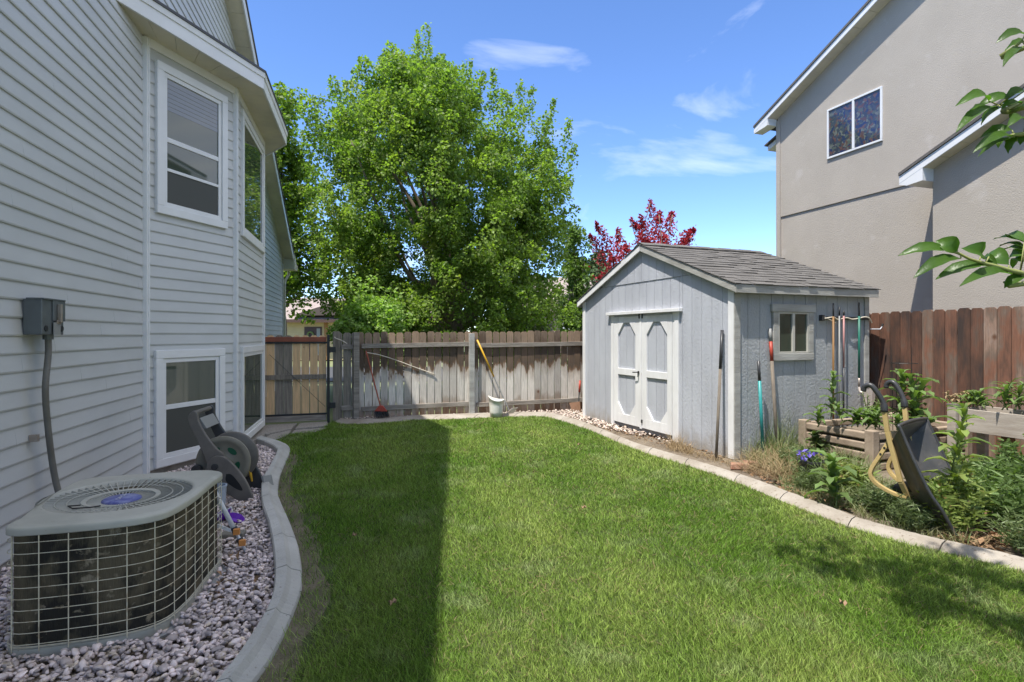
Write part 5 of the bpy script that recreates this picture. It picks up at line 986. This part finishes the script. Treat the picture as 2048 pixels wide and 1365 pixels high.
for b, t, wpx, sag, roll, dt in (((870, 460), (115, 550), 27, .14, .9, .03), ((1025, 470), (690, 320), 34, .25, 1.2, .02), ((1375, 560), (1075, 440), 34, .28, 1.2, -.02), ((1070, 588), (350, 890), 30, .12, .85, -.02), ((1430, 680), (690, 905), 30, .10, .8, .04), ((1850, 828), (1050, 1010), 30, .12, .8, -.03), ((1640, 705), (1440, 690), 30, .35, 1.2, .05), ((1800, 690), (1450, 560), 34, .3, 1.0, .06), ((2060, 850), (1730, 1035), 26, .08, .7, .0), ((2100, 560), (1860, 740), 24, .1, .6, .08), ((2048, 330), (1750, 240), 20, .1, .8, .1), ((2040, 340), (1560, 300), 14, .08, .5, .12), ((2048, 420), (1650, 410), 14, .1, .5, .1), ((2048, 470), (1720, 460), 16, .1, .6, .08), ((2080, 520), (1800, 610), 24, .2, .9, .05), ((2100, 640), (1880, 600), 26, .2, 1.0, .05), ((1500, 560), (1400, 590), 14, .1, .8, .04)):
    B = addleaf(c8, b, t, wpx, sag, roll, 0, dt); tw.tube([B, min(P, key=lambda q: (q - B).length)], .0018, 5)
T7 = [smooth_path([At(*c7(990, 868), YL + .05), At(*c7(1219, 845), YL + .05), At(*c7(1500, 800), YL), Vector((2.6, 1.0, 2.5)), Vector((4.2, .2, 2.5))], 4), smooth_path([At(*c7(1100, 1140), YL), At(*c7(1219, 1130), YL), At(*c7(1500, 1090), YL), Vector((2.4, 1.0, 2.3)), Vector((4.2, .2, 2.4))], 4), smooth_path([At(*c7(1200, 285), YL), At(*c7(1400, 270), YL), Vector((2.4, 1.0, 2.8)), Vector((4.2, .2, 2.7))], 4)]
for q in T7: tw.tube(q, [.0034 + .0009 * i for i in range(len(q))], 7)
for b, t, wpx, sag, roll, dt in (((1230, 225), (960, 305), 26, .16, .9, .0), ((1225, 290), (1045, 378), 22, .12, .8, .05), ((1240, 335), (1025, 520), 22, .1, .6, -.04), ((900, 830), (590, 880), 26, .22, 1.0, -.02), ((1090, 790), (790, 892), 26, .14, .9, .03), ((1230, 735), (1045, 815), 24, .14, .9, .0), ((960, 880), (598, 1118), 27, .1, .75, -.03), ((1010, 890), (830, 1048), 30, .1, .6, .04), ((880, 890), (700, 945), 20, .1, .9, .06), ((1200, 850), (1010, 905), 24, .12, .7, .0), ((1230, 1010), (1060, 1072), 24, .2, 1.0, -.03), ((1110, 1095), (820, 1165), 24, .18, .9, .05), ((1115, 1150), (750, 1305), 26, .14, .9, -.02), ((1110, 1165), (800, 1338), 26, .08, .5, .04), ((1170, 1140), (1075, 1308), 24, .08, .5, .02), ((1240, 870), (1105, 1005), 24, .1, .6, .06), ((1130, 1160), (985, 1260), 20, .1, .8, .08), ((1260, 1130), (1180, 1230), 20, .1, .7, .0)):
    B = addleaf(c7, b, t, wpx, sag, roll, 0, dt); tw.tube([B, min(T7[0] + T7[1] + T7[2], key=lambda q: (q - B).length)], .0018, 5)
mb.build("near_leaves", m_cherry, ct, world=True, smooth=True); tw.build("twigs", m_twig, ct, world=True, smooth=True)
tk = MB(); tk.tube(smooth_path([(4.6, .1, -.1), (4.55, .15, .8), (4.3, .25, 1.8), (4.2, .25, 2.6), (3.9, .3, 3.6)], 4), [.13] * 6 + [.11] * 6 + [.09] * 5, 12); heads = []
bough = [[(4.2, .25, 2.5), (3.2, .6, 3.6), (2.2, 1.2, 4.15), (1.5, 1.8, 4.25), (1.25, 2.3, 4.2), (1.0, 2.95, 4.15)], [(3.9, .3, 3.2), (3.0, 1.2, 4.0), (2.4, 1.9, 4.2), (1.85, 2.3, 4.25), (1.55, 2.65, 4.2)], [(4.0, .3, 2.9), (3.4, 1.5, 4.0), (2.9, 2.2, 4.3), (2.35, 2.5, 4.3)]]
for q in bough:
    pth = smooth_path(q, 6); tk.tube(pth, [.06 * (1 - .75 * i / len(pth)) for i in range(len(pth))], 8); heads += pth[8:]
tk.build("trunk", m_bark, ct, world=True, smooth=True)
Hd = np.array([h[:] for h in heads]); i = rc.integers(0, len(Hd), 44); cl = Hd[i] + rc.normal(0, .13, (44, 3)); j = rc.integers(0, 44, 2600); P = cl[j] + rc.normal(0, .08, (2600, 3)); sz = .115 * rc.uniform(.7, 1.2, 2600)
V, Fc = leaf_mesh(P, rc.normal(0, 1, (2600, 3)) + np.array([0, 0, -.5]), sz, sz * .42, .15, rc); np_obj("overhead_leaves", V, Fc, m_cherry, ct)
q = unit(rc.normal(0, 1, (15000, 3))) * (3.4 * rc.uniform(.2, 1, (15000, 1)) ** .4) * np.array([1.15, .72, .85]) + np.array([5.4, -2.6, 4.6]); V, Fc = leaf_mesh(q, rc.normal(0, 1, (15000, 3)), .15, .09, .15, rc); np_obj("crown", V, Fc, m_cherry, ct)  # unseen crown mass behind the camera, added to block sky light on the shed
# ------------------------------------------------------------------ raised beds
rb = root("raised_bed", "low raised bed of stacked landscape timbers against the shed window wall", "raised bed", sh_w(1.02, -1.08, 0), SZ)
rt = random.Random(2); bw, bdp = 1.72, .92
for k in range(4):
    z = .02 + k * .118
    for a, c, ax in (((0, 0), (0, bdp), 'y'), ((0, 0), (bw, 0), 'x'), ((bw, 0), (bw, bdp), 'y'), ((0, bdp), (bw, bdp), 'x')):
        m = MB(); j = rt.uniform(-.008, .008); e = .03
        if ax == 'y': m.box(a[0] - .035 + j, a[0] + .035 + j, .045, bdp - .045, z, z + .085)
        else: m.box(.045, bw - .045, a[1] - .035 + j, a[1] + .035 + j, z, z + .085)
        m.build("timber", m_timber, rb, bevel=.016, seg=3)
for x, y in ((0, 0), (bw, 0), (0, bdp), (bw, bdp)):
    m = MB(); m.box(x - .055, x + .055, y - .055, y + .055, -.05, .49); m.build("post", m_timber, rb, bevel=.01)
m = MB(); m.box(.04, bw - .04, .04, bdp - .04, .0, .36); m.build("soil", m_soil, rb)
PO = Vector((5.14, 6.62, 0)); PD = Vector((.358, -.934, 0)); PZ = math.atan2(-.934, .358); pn = root("planter_box", "raised planter box of bleached boards on tall legs before the red fence", "planter", PO, PZ)
m = MB(); m.box(.06, 1.9, -.02, .005, .50, .755); m.build("side_board", m_planter, pn, bevel=.004); m = MB(); m.box(.06, 1.9, .46, .485, .50, .755); m.build("side_board", m_planter, pn, bevel=.004)
m = MB(); m.box(.035, .058, .02, .46, .50, .755); m.build("end_board", m_planter, pn, bevel=.004); m = MB(); m.box(.06, 1.9, .01, .455, .52, .70); m.build("soil", m_soil, pn)
for x, y, m_, h in ((.0, -.03, m_planter, .775), (.0, .5, m_planter, .775), (1.9, -.03, m_planter, .775), (1.9, .5, m_planter, .775)):
    q = MB(); q.box(x - .045, x + .045, y - .03, y + .05, -.05, h); lg = q.build("leg", m_, pn, bevel=.004); q = MB(); q.box(x - .05, x + .05, y - .035, y + .055, h + .0005, h + .025); q.build("cap", m_taup, lg, bevel=.003)
q = MB(); q.box(.42, .51, .08, .17, -.05, .51); q.build("support_post", m_browncut, pn, bevel=.004)
# ------------------------------------------------------------------ wheelbarrow, stood on its nose
WN = Vector((.62, -.785, 0)).normalized(); WL = Vector((.785, .62, 0)).normalized(); WT = Vector((3.42, 4.38, 0)) + WL * .20
wb = root("wheelbarrow", "black and tan wheelbarrow stood up on its nose among the weeds", "wheelbarrow", WT)
def wq(n_, z, l): return WT + WN * (n_ * .74) + Vector((0, 0, z)) + WL * (l * .88)
# tray: rim loop and bottom loop in (lateral, n, z)
rim = [(-.20, .02, .0), (.20, .02, .0), (.30, -.10, .25), (.34, -.22, .42), (.35, -.43, .80), (.30, -.46, .85), (-.30, -.46, .85), (-.35, -.43, .80), (-.34, -.22, .42), (-.30, -.10, .25)]
bot = [(-.12, -.20, .10), (.12, -.20, .10), (.18, -.32, .24), (.21, -.42, .36), (.22, -.58, .66), (.20, -.59, .70), (-.20, -.59, .70), (-.22, -.58, .66), (-.21, -.42, .36), (-.18, -.32, .24)]
sm = lambda L_: smooth_path([Vector(p) for p in L_ + [L_[0]]], 4)[:-1]
R3, B3 = [wq(p.y, p.z, p.x) for p in sm(rim)], [wq(p.y, p.z, p.x) for p in sm(bot)]
m = MB(); lip = [p + (p - (sum(R3, Vector()) / len(R3))).normalized() * .028 for p in R3]; inn = [p + WN * .012 for p in B3]
loft(m, [lip, R3, [r_.lerp(b_, .5) for r_, b_ in zip(R3, B3)], B3]); k = len(B3); m.f.append(tuple(range(3 * k, 4 * k)))
o = m.build("tray", m_tray, wb, world=True, smooth=True); s_ = o.modifiers.new("thickness", 'SOLIDIFY'); s_.thickness = .008
m = MB(); m.tube(lip + [lip[0]], .014, 8, False); m.build("tray_rim", m_blackp, wb, world=True, smooth=True)
for l0, l1 in ((-.22, -.12), (.22, .12)):
    m = MB(); sgn = 1 if l0 > 0 else -1; pts = [wq(-.655, 1.0, l0 * 1.2), wq(-.625, .80, l0 * 1.17), wq(-.50, .40, l0 * 1.12), wq(-.44, .20, l1)]
    for a, c in zip(pts, pts[1:]): m.bar(a, c + (c - a).normalized() * .004, .036, .036, WL)
    hd_ = m.build("handle_bar", m_tan, wb, world=True, bevel=.005)
    m = MB(); g_ = smooth_path([wq(-.652, .96, l0 * 1.2), wq(-.66, 1.03, l0 * 1.2), wq(-.72, 1.12, l0 * 1.27), wq(-.78, 1.175, l0 * 1.3), wq(-.84, 1.16, l0 * 1.32), wq(-.855, 1.12, l0 * 1.32)], 4); m.tube(g_, [.028] * 4 + [.021] * (len(g_) - 4), 10)
    m.build("grip", m_blackp, hd_, world=True, smooth=True).location = [-x for x in wb.location]
for o in [x for x in bpy.data.objects if x.name.startswith("grip") and x.parent and x.parent.name.startswith("handle_bar")]: o.location = [-x for x in wb.location]
for l0 in (-.2, .2):
    m = MB(); pts = smooth_path([wq(-.61, .74, l0), wq(-.70, .60, l0 * 1.1), wq(-.79, .47, l0 * 1.15), wq(-.80, .40, l0 * 1.15), wq(-.74, .34, l0 * 1.1), wq(-.60, .285, l0), wq(-.46, .27, l0)], 5)
    for a, c in zip(pts, pts[1:]): m.bar(a, c + (c - a).normalized() * .004, .03, .036, WL)
    lg = m.build("leg", m_tan, wb, world=True, bevel=.004)
    if l0 < 0:
        m = MB()
        for f in (3, 5): m.lathe([(0, 0), (.009, 0), (.009, .004), (0, .004)], 10, pts[f] - WL * .0185, (WN, Vector((0, 0, 1)), -WL))
        m.build("bolt_hole", m_dark, lg).location = [-x for x in wb.location]
m = MB(); c = wq(-.49, .185, 0); ax = (WN, Vector((0, 0, 1)), WL); m.lathe([(.10, -.03), (.13, -.042), (.165, -.036), (.18, -.015), (.18, .015), (.165, .036), (.13, .042), (.10, .03), (.10, -.03)], 28, c, ax); wh = m.build("wheel", M("tyre_rubber", (.05, .048, .045), .85, (.1, .09, .08), 12), wb, world=True, smooth=True)
m = MB(); m.lathe([(.0, -.035), (.03, -.035), (.04, -.01), (.105, -.02), (.105, .02), (.04, .01), (.03, .035), (0, .035)], 24, c, ax); m.tube([c - WL * .12, c + WL * .12], .01, 8); m.build("rim", m_steel, wh).location = [-x for x in wb.location]
# ------------------------------------------------------------------ tomato cage, pot, broken bricks
cg = At(1808, 850, 7.0); tcg = root("plant_cage", "dark wire plant support standing before the red fence", "plant support", (cg.x, cg.y, .0)); m = MB()
for k in range(4): a_ = k * 1.57 + .4; m.tube([(math.cos(a_) * .13, math.sin(a_) * .13, 0), (math.cos(a_) * .15, math.sin(a_) * .15, 1.45 - .1 * k)], .004, 5)
m.build("stakes", m_black, tcg); m = MB()
for z in (.7, 1.0, 1.25): m.tube([(math.cos(t) * .145, math.sin(t) * .145, z) for t in np.linspace(0, 6.283, 21)], .003, 5, False)
m.build("hoops", m_black, tcg)
pg = G(1622, 966, .02); pot = root("nursery_pot", "black plastic nursery pot holding violet pansies by the kerb", "plant pot", pg); m = MB(); m.lathe([(0, .0), (.09, 0), (.125, .22), (.135, .22), (.135, .245), (.12, .245), (.115, .2), (0, .2)], 24); m.build("pot", m_blackp, pot, smooth=False)
def plant(nm, lab, p, parts_, cat="plant", group=None):
    t = root(nm, lab, cat, p, 0, group)
    for pn, (V, Fc), m_ in parts_: np_obj(pn, V, Fc, m_, t)
    return t
rw = np.random.default_rng(77)
P = np.array(pg)[None] + np.stack([rw.normal(-.07, .05, 26), rw.normal(-.06, .05, 26), rw.uniform(.27, .36, 26)], 1); fl_ = leaf_mesh(P, rw.normal(0, 1, (26, 3)), .05, .05, .1, rw)
P2 = np.array(pg)[None] + np.stack([rw.normal(0, .07, 60), rw.normal(0, .07, 60), rw.uniform(.22, .34, 60)], 1)
plant("pansy", "violet and white pansies flowering in the black nursery pot", pg + Vector((0, 0, .2)), [("petals", fl_, m_flower), ("leaves", leaf_mesh(P2, rw.normal(0, 1, (60, 3)) + np.array([0, 0, .4]), .065, .035, .1, rw), m_weed)], "flower")
for i, (u, v, sx_, lb) in enumerate([(1478, 938, .12, "broken red brown brick at the near shed corner, left of the other"), (1500, 934, .10, "dark brick fragment by the kerb, right of the other at the shed corner"), (1196, 900, .05, "small brown stone chip on the gravel below the shed doors")][:2]):
    p = G(u, v, .02); m = MB(); m.prism([p + Vector((-sx_, -.05, 0)), p + Vector((sx_ * .8, -.06, 0)), p + Vector((sx_, .03, 0)), p + Vector((-sx_ * .7, .06, 0))], (.01, .01, .065)); tag(m.build("broken_brick", m_brickm, origin=p, bevel=.01), lb, "brick", "bricks at the shed corner")
# ------------------------------------------------------------------ weeds
def tall_weed(p, h, nl, ll, lw, rng, lean=.08, r=.008):
    """one stem with long arching leaves: stem mesh, leaf mesh"""
    p = Vector(p); top = p + Vector((rng.normal(0, lean), rng.normal(0, lean), h)); path = smooth_path([p, p.lerp(top, .5) + Vector((rng.normal(0, .02), rng.normal(0, .02), 0)), top], 5); mb = MB(); mb.tube(path, [r * (1 - .6 * i / len(path)) for i in range(len(path))], 6)
    V, Fs, o = [], [], 0
    for i in range(nl):
        f = .15 + .83 * i / max(nl - 1, 1); b = p.lerp(top, f); a = i * 2.4 + rng.uniform(-.4, .4); L_ = ll * (1.05 - .55 * abs(f - .45)) * rng.uniform(.8, 1.2) * (.6 if f > .92 else 1); e0 = .5 + .9 * f; hd_ = Vector((math.cos(a), math.sin(a), 0)); sd = Vector((-hd_.y, hd_.x, 0)); S_ = 6; pos = b.copy(); el = e0; rows = []
        for s in range(S_ + 1):
            t = s / S_; wd = lw * L_ / ll * .5 * (math.sin(math.pi * min(t * .9 + .1, 1)) ** .8) * (1 + .28 * (1 if s % 2 else -1)) if s < S_ else 0
            nn_ = Vector((-hd_.x * math.sin(el), -hd_.y * math.sin(el), math.cos(el))); rows += [pos + sd * wd + nn_ * wd * .4, pos.copy(), pos - sd * wd + nn_ * wd * .4]; pos = pos + (hd_ * math.cos(el) + Vector((0, 0, math.sin(el)))) * (L_ / S_); el -= 1.9 / S_ * rng.uniform(.7, 1.3)
        V += [q[:] for q in rows]
        for s in range(S_):
            q = o + s * 3
            for aa, bb in ((0, 1), (1, 2)): Fs += [(q + aa, q + bb, q + 3 + bb), (q + aa, q + 3 + bb, q + 3 + aa)]
        o += len(rows)
    sv_ = np.array([q[:] for q in mb.v]); tri = []
    for f in mb.f:
        for j in range(1, len(f) - 1): tri.append((f[0], f[j], f[j + 1]))
    return (sv_, np.array(tri)), (np.array(V), np.array(Fs))
def weed(lab, u, v, z, h, nl, ll, lw, mat=None, stems=1, spread=.05, seed=0, nm="weed"):
    rng = np.random.default_rng(seed + 100); p = G(u, v, z); st, lv = [], []
    for s in range(stems):
        q = p + Vector((rng.normal(0, spread), rng.normal(0, spread), 0)) if stems > 1 else p; a, b = tall_weed(q, h * rng.uniform(.75, 1.1) if stems > 1 else h, nl, ll, lw, rng); st.append(a); lv.append(b)
    return plant(nm, lab, p, [("stems", merge(st), m_stem), ("leaves", merge(lv), mat or m_weed)], "weed")
def weed_at(lab, u, v, Y, z0, h, *a, **k):
    p = At(u, v, Y); zz = EYE - (v - HOR) / F * Y; return weed(lab, u, v, zz, h, *a, **k)
weed_at("tall broad leaved weed growing in the timber raised bed before the shed wall", 1662, 838, 7.05, 0, .55, 13, .22, .075, seed=1)
weed("large jagged leaved weed rosette at the kerb edge in front of the flower pot", 1672, 1018, .02, .42, 18, .30, .10, seed=2)
weed("dark leafy weed between the flower pot and the raised bed", 1638, 925, .02, .42, 16, .16, .10, m_weedd, 2, .04, seed=3)
weed_at("spreading light green plant filling the raised bed under the shovel blade", 1725, 855, 6.9, 0, .20, 12, .20, .06, m_weed, 11, .2, seed=4)
weed_at("pale flowering weed in the raised bed by the wheelbarrow grip", 1768, 842, 7.3, 0, .36, 12, .09, .025, m_weedd, 6, .1, seed=5)
weed_at("arching broad leaved weed behind the wheelbarrow grips before the red fence", 1806, 850, 6.9, 0, .62, 14, .34, .09, m_weed, 3, .1, seed=6)
weed("tall prickly weed with curled yellowing leaves in front of the wheelbarrow tray", 1893, 1062, .02, 1.0, 22, .25, .07, m_weedy, 1, seed=7)
weed("upright long leaved weed right of the wheelbarrow before the planter post", 1893, 968, .02, .86, 15, .30, .075, m_weed, 1, seed=8)
weed("small upright weed on bare soil right of the wheelbarrow nose", 1962, 1062, .02, .30, 11, .22, .055, m_weed, 1, seed=9)
weed_at("dry topped plant growing in the planter box at its left end", 1930, 812, 6.75, 0, .12, 9, .16, .03, m_dry, 5, .08, seed=10)
weed_at("low green plant in the planter box behind the board", 1960, 815, 6.6, 0, .17, 10, .16, .04, m_weed, 6, .1, seed=11)
weed_at("long bladed green plant in the planter box at the right picture edge", 2035, 822, 6.2, 0, .26, 12, .26, .04, m_weed, 5, .08, seed=12)
def bushy(lab, u, v, h, wd, n, mat, seed, ll=.09, lw=.018, cat="weed"):
    """dense many-stemmed leafy weed"""
    rng = np.random.default_rng(seed); p = G(u, v, .02); P0 = np.array(p); ns = max(6, int(n / 45)); st = MB(); Ps, Ds = [], []
    for s in range(ns):
        r_ = wd * math.sqrt(rng.uniform()) * .55; a = rng.uniform(0, 6.283); b = p + Vector((math.cos(a) * r_ * .5, math.sin(a) * r_ * .5, 0)); t = p + Vector((math.cos(a) * r_ * 1.4, math.sin(a) * r_ * 1.4, h * rng.uniform(.65, 1.08) * (1 - .35 * r_ / wd))); st.tube([b, b.lerp(t, .5) + Vector((0, 0, .04)), t], [.004, .003, .002], 4, False)
        k = n // ns; f = rng.uniform(.12, 1, k) ** .8; Q = np.array(b)[None] + np.array(t - b)[None] * f[:, None] + rng.normal(0, .02, (k, 3)); ang = rng.uniform(0, 6.283, k); Ps.append(Q); Ds.append(np.stack([np.cos(ang), np.sin(ang), rng.uniform(-.1, .9, k)], 1))
    V, Fc = blades(np.concatenate(Ps), np.concatenate(Ds), ll * rng.uniform(.6, 1.3, sum(len(q) for q in Ps)), lw, .35, rng, 3)
    t = root("weed", lab, cat, p); np_obj("leaves", V, Fc, mat, t); st.build("stems", m_stem, t, world=True); return t
BS = [(1625, 985, .24, .22, 900, m_weedd, 'fine grey green weed patch in front of the flower pot by the kerb'), (1700, 985, .30, .24, 1000, m_weedy, 'tangled green weed clump between rosette weed and wheelbarrow leg'), (1590, 945, .30, .22, 900, m_weedd, 'grey green weed clump left of the flower pot'), (1912, 1072, .50, .26, 1300, m_weedy, 'yellow green bushy weed growing against the open front of the wheelbarrow tray'), (1880, 1010, .62, .34, 1500, m_weedy, "bushy yellow green weed just right of the wheelbarrow tray"), (1925, 1000, .38, .34, 1300, m_weed, "bushy weed below the brown planter post"), (1905, 1050, .40, .30, 1100, m_weedy, "lower bushy weed above the reddish leaf litter"),
      (2010, 1000, .40, .42, 1900, m_weed, "dense bright green weed under the planter board at the right"), (2040, 1060, .42, .40, 1900, m_weed, "dense green weed at the right edge above the kerb"), (1990, 960, .22, .35, 900, m_weed, "feathery green weed at the foot of the planter, behind the dense ones"), (2075, 1000, .62, .4, 1500, m_weed, "tall leafy weed cut by the right edge"), (2060, 1110, .3, .3, 900, m_weedd, "low dark weed on the kerb at the right edge"),
      (1770, 1035, .28, .26, 1300, m_weedd, "fine dark mat weed around the wheelbarrow wheel"), (1830, 1058, .26, .25, 1200, m_weedd, "fine dark mat weed left of the wheelbarrow nose"), (1740, 1020, .16, .25, 700, m_weedd, "low fine weed between kerb and wheelbarrow leg")]
for i, (u, v, h, wd, n_, m_, lb) in enumerate(BS): bushy(lb, u, v, h, wd, n_, m_, 300 + i, .085 if m_ is not m_weedd else .06, .019 if m_ is not m_weedd else .009)
# wild grasses and litter (nobody could count these)
def tufts(nm, areas, mat, seed):
    rng = np.random.default_rng(seed); parts = []
    for (poly, n, h, wd, bend, sp) in areas:
        Q = np.array([G(u, v, .01)[:2] for u, v in poly]); lo, hi = Q.min(0), Q.max(0); X = rng.uniform(lo[0], hi[0], n * 3); Y = rng.uniform(lo[1], hi[1], n * 3); k = inside(Q, X, Y); X, Y = X[k][:n], Y[k][:n]; n2 = len(X)
        cl = vnoise(X, Y, 6, seed); hh = h * rng.uniform(.35, 1.1, n2) * (.4 + 1.1 * cl); parts.append(blades(np.stack([X, Y, np.full(n2, .0)], 1), np.stack([rng.normal(0, sp, n2), rng.normal(0, sp, n2), np.ones(n2)], 1), hh, wd * rng.uniform(.7, 1.3, n2), bend * rng.uniform(.4, 1.6, n2), rng, 3))
    V, Fc = merge(parts); return tag(np_obj(nm, V, Fc, mat), kind='stuff')
tufts("wild_grass", [([(1490, 930), (1530, 905), (1570, 885), (1640, 890), (1720, 905), (1760, 930), (1730, 985), (1640, 985), (1560, 960)], 5200, .30, .0055, .5, .3), ([(1600, 905), (1640, 880), (1740, 905), (1770, 925), (1690, 940)], 1500, .36, .005, .45, .25), ([(1500, 918), (1520, 898), (1600, 872), (1620, 888), (1560, 930)], 2600, .62, .005, .4, .22), ([(1640, 985), (1730, 960), (1790, 960), (1830, 1000), (1900, 1070), (1960, 1105), (1840, 1075), (1720, 1040)], 2600, .16, .005, .6, .4), ([(1560, 960), (1640, 985), (1700, 1025), (1640, 1015), (1560, 985)], 900, .15, .004, .6, .4)], m_wild, 21)
tufts("dry_grass", [([(1480, 945), (1490, 925), (1530, 915), (1620, 940), (1620, 965), (1570, 975)], 1700, .34, .0035, .8, .5), ([(1330, 893), (1390, 905), (1470, 925), (1465, 938), (1400, 920), (1330, 902)], 700, .13, .003, .8, .5), ([(1340, 890), (1385, 900), (1385, 912), (1340, 902)], 420, .22, .0035, .6, .35), ([(1860, 1060), (1960, 1070), (2000, 1100), (1920, 1095)], 500, .12, .004, 1.0, .8), ([(1190, 850), (1240, 862), (1320, 892), (1310, 898), (1240, 875)], 300, .08, .003, .9, .6)], m_dry, 22)
def litter(poly, n, sz, seed):
    rng = np.random.default_rng(seed); Q = np.array([G(u, v, .01)[:2] for u, v in poly]); lo, hi = Q.min(0), Q.max(0); X = rng.uniform(lo[0], hi[0], n * 3); Y = rng.uniform(lo[1], hi[1], n * 3); k = inside(Q, X, Y); X, Y = X[k][:n], Y[k][:n]; D = rng.normal(0, 1, (len(X), 3)) * np.array([1, 1, .3]); s = sz * rng.uniform(.6, 1.5, len(X)); return leaf_mesh(np.stack([X, Y, rng.uniform(.02, .05, len(X))], 1), D, s, s * .5, .2, rng, rnd=.5)
V, Fc = merge([litter([(1830, 1000), (1930, 960), (2060, 1030), (2060, 1110), (1930, 1100), (1850, 1060)], 900, .07, 1), litter([(1480, 940), (1560, 920), (1640, 970), (1720, 1030), (1600, 1000)], 500, .05, 2), litter([(1180, 850), (1240, 870), (1330, 895), (1470, 935), (1440, 915), (1340, 880), (1230, 855)], 420, .04, 3), litter([(420, 1130), (470, 1110), (520, 1180), (440, 1250), (395, 1190)], 40, .05, 4), litter([(470, 1000), (520, 1000), (520, 1060), (480, 1080)], 25, .05, 5)])
tag(np_obj("leaf_litter", V, Fc, m_litter), kind='stuff')
# stray grass at the left kerb and in the dirt strip
tufts("wild_grass", [([(610, 1010), (640, 1010), (650, 1365), (600, 1365), (610, 1200)], 500, .07, .004, .7, .5), ([(585, 900), (605, 900), (600, 1010), (580, 1010)], 160, .06, .004, .7, .5)], m_grass, 23)
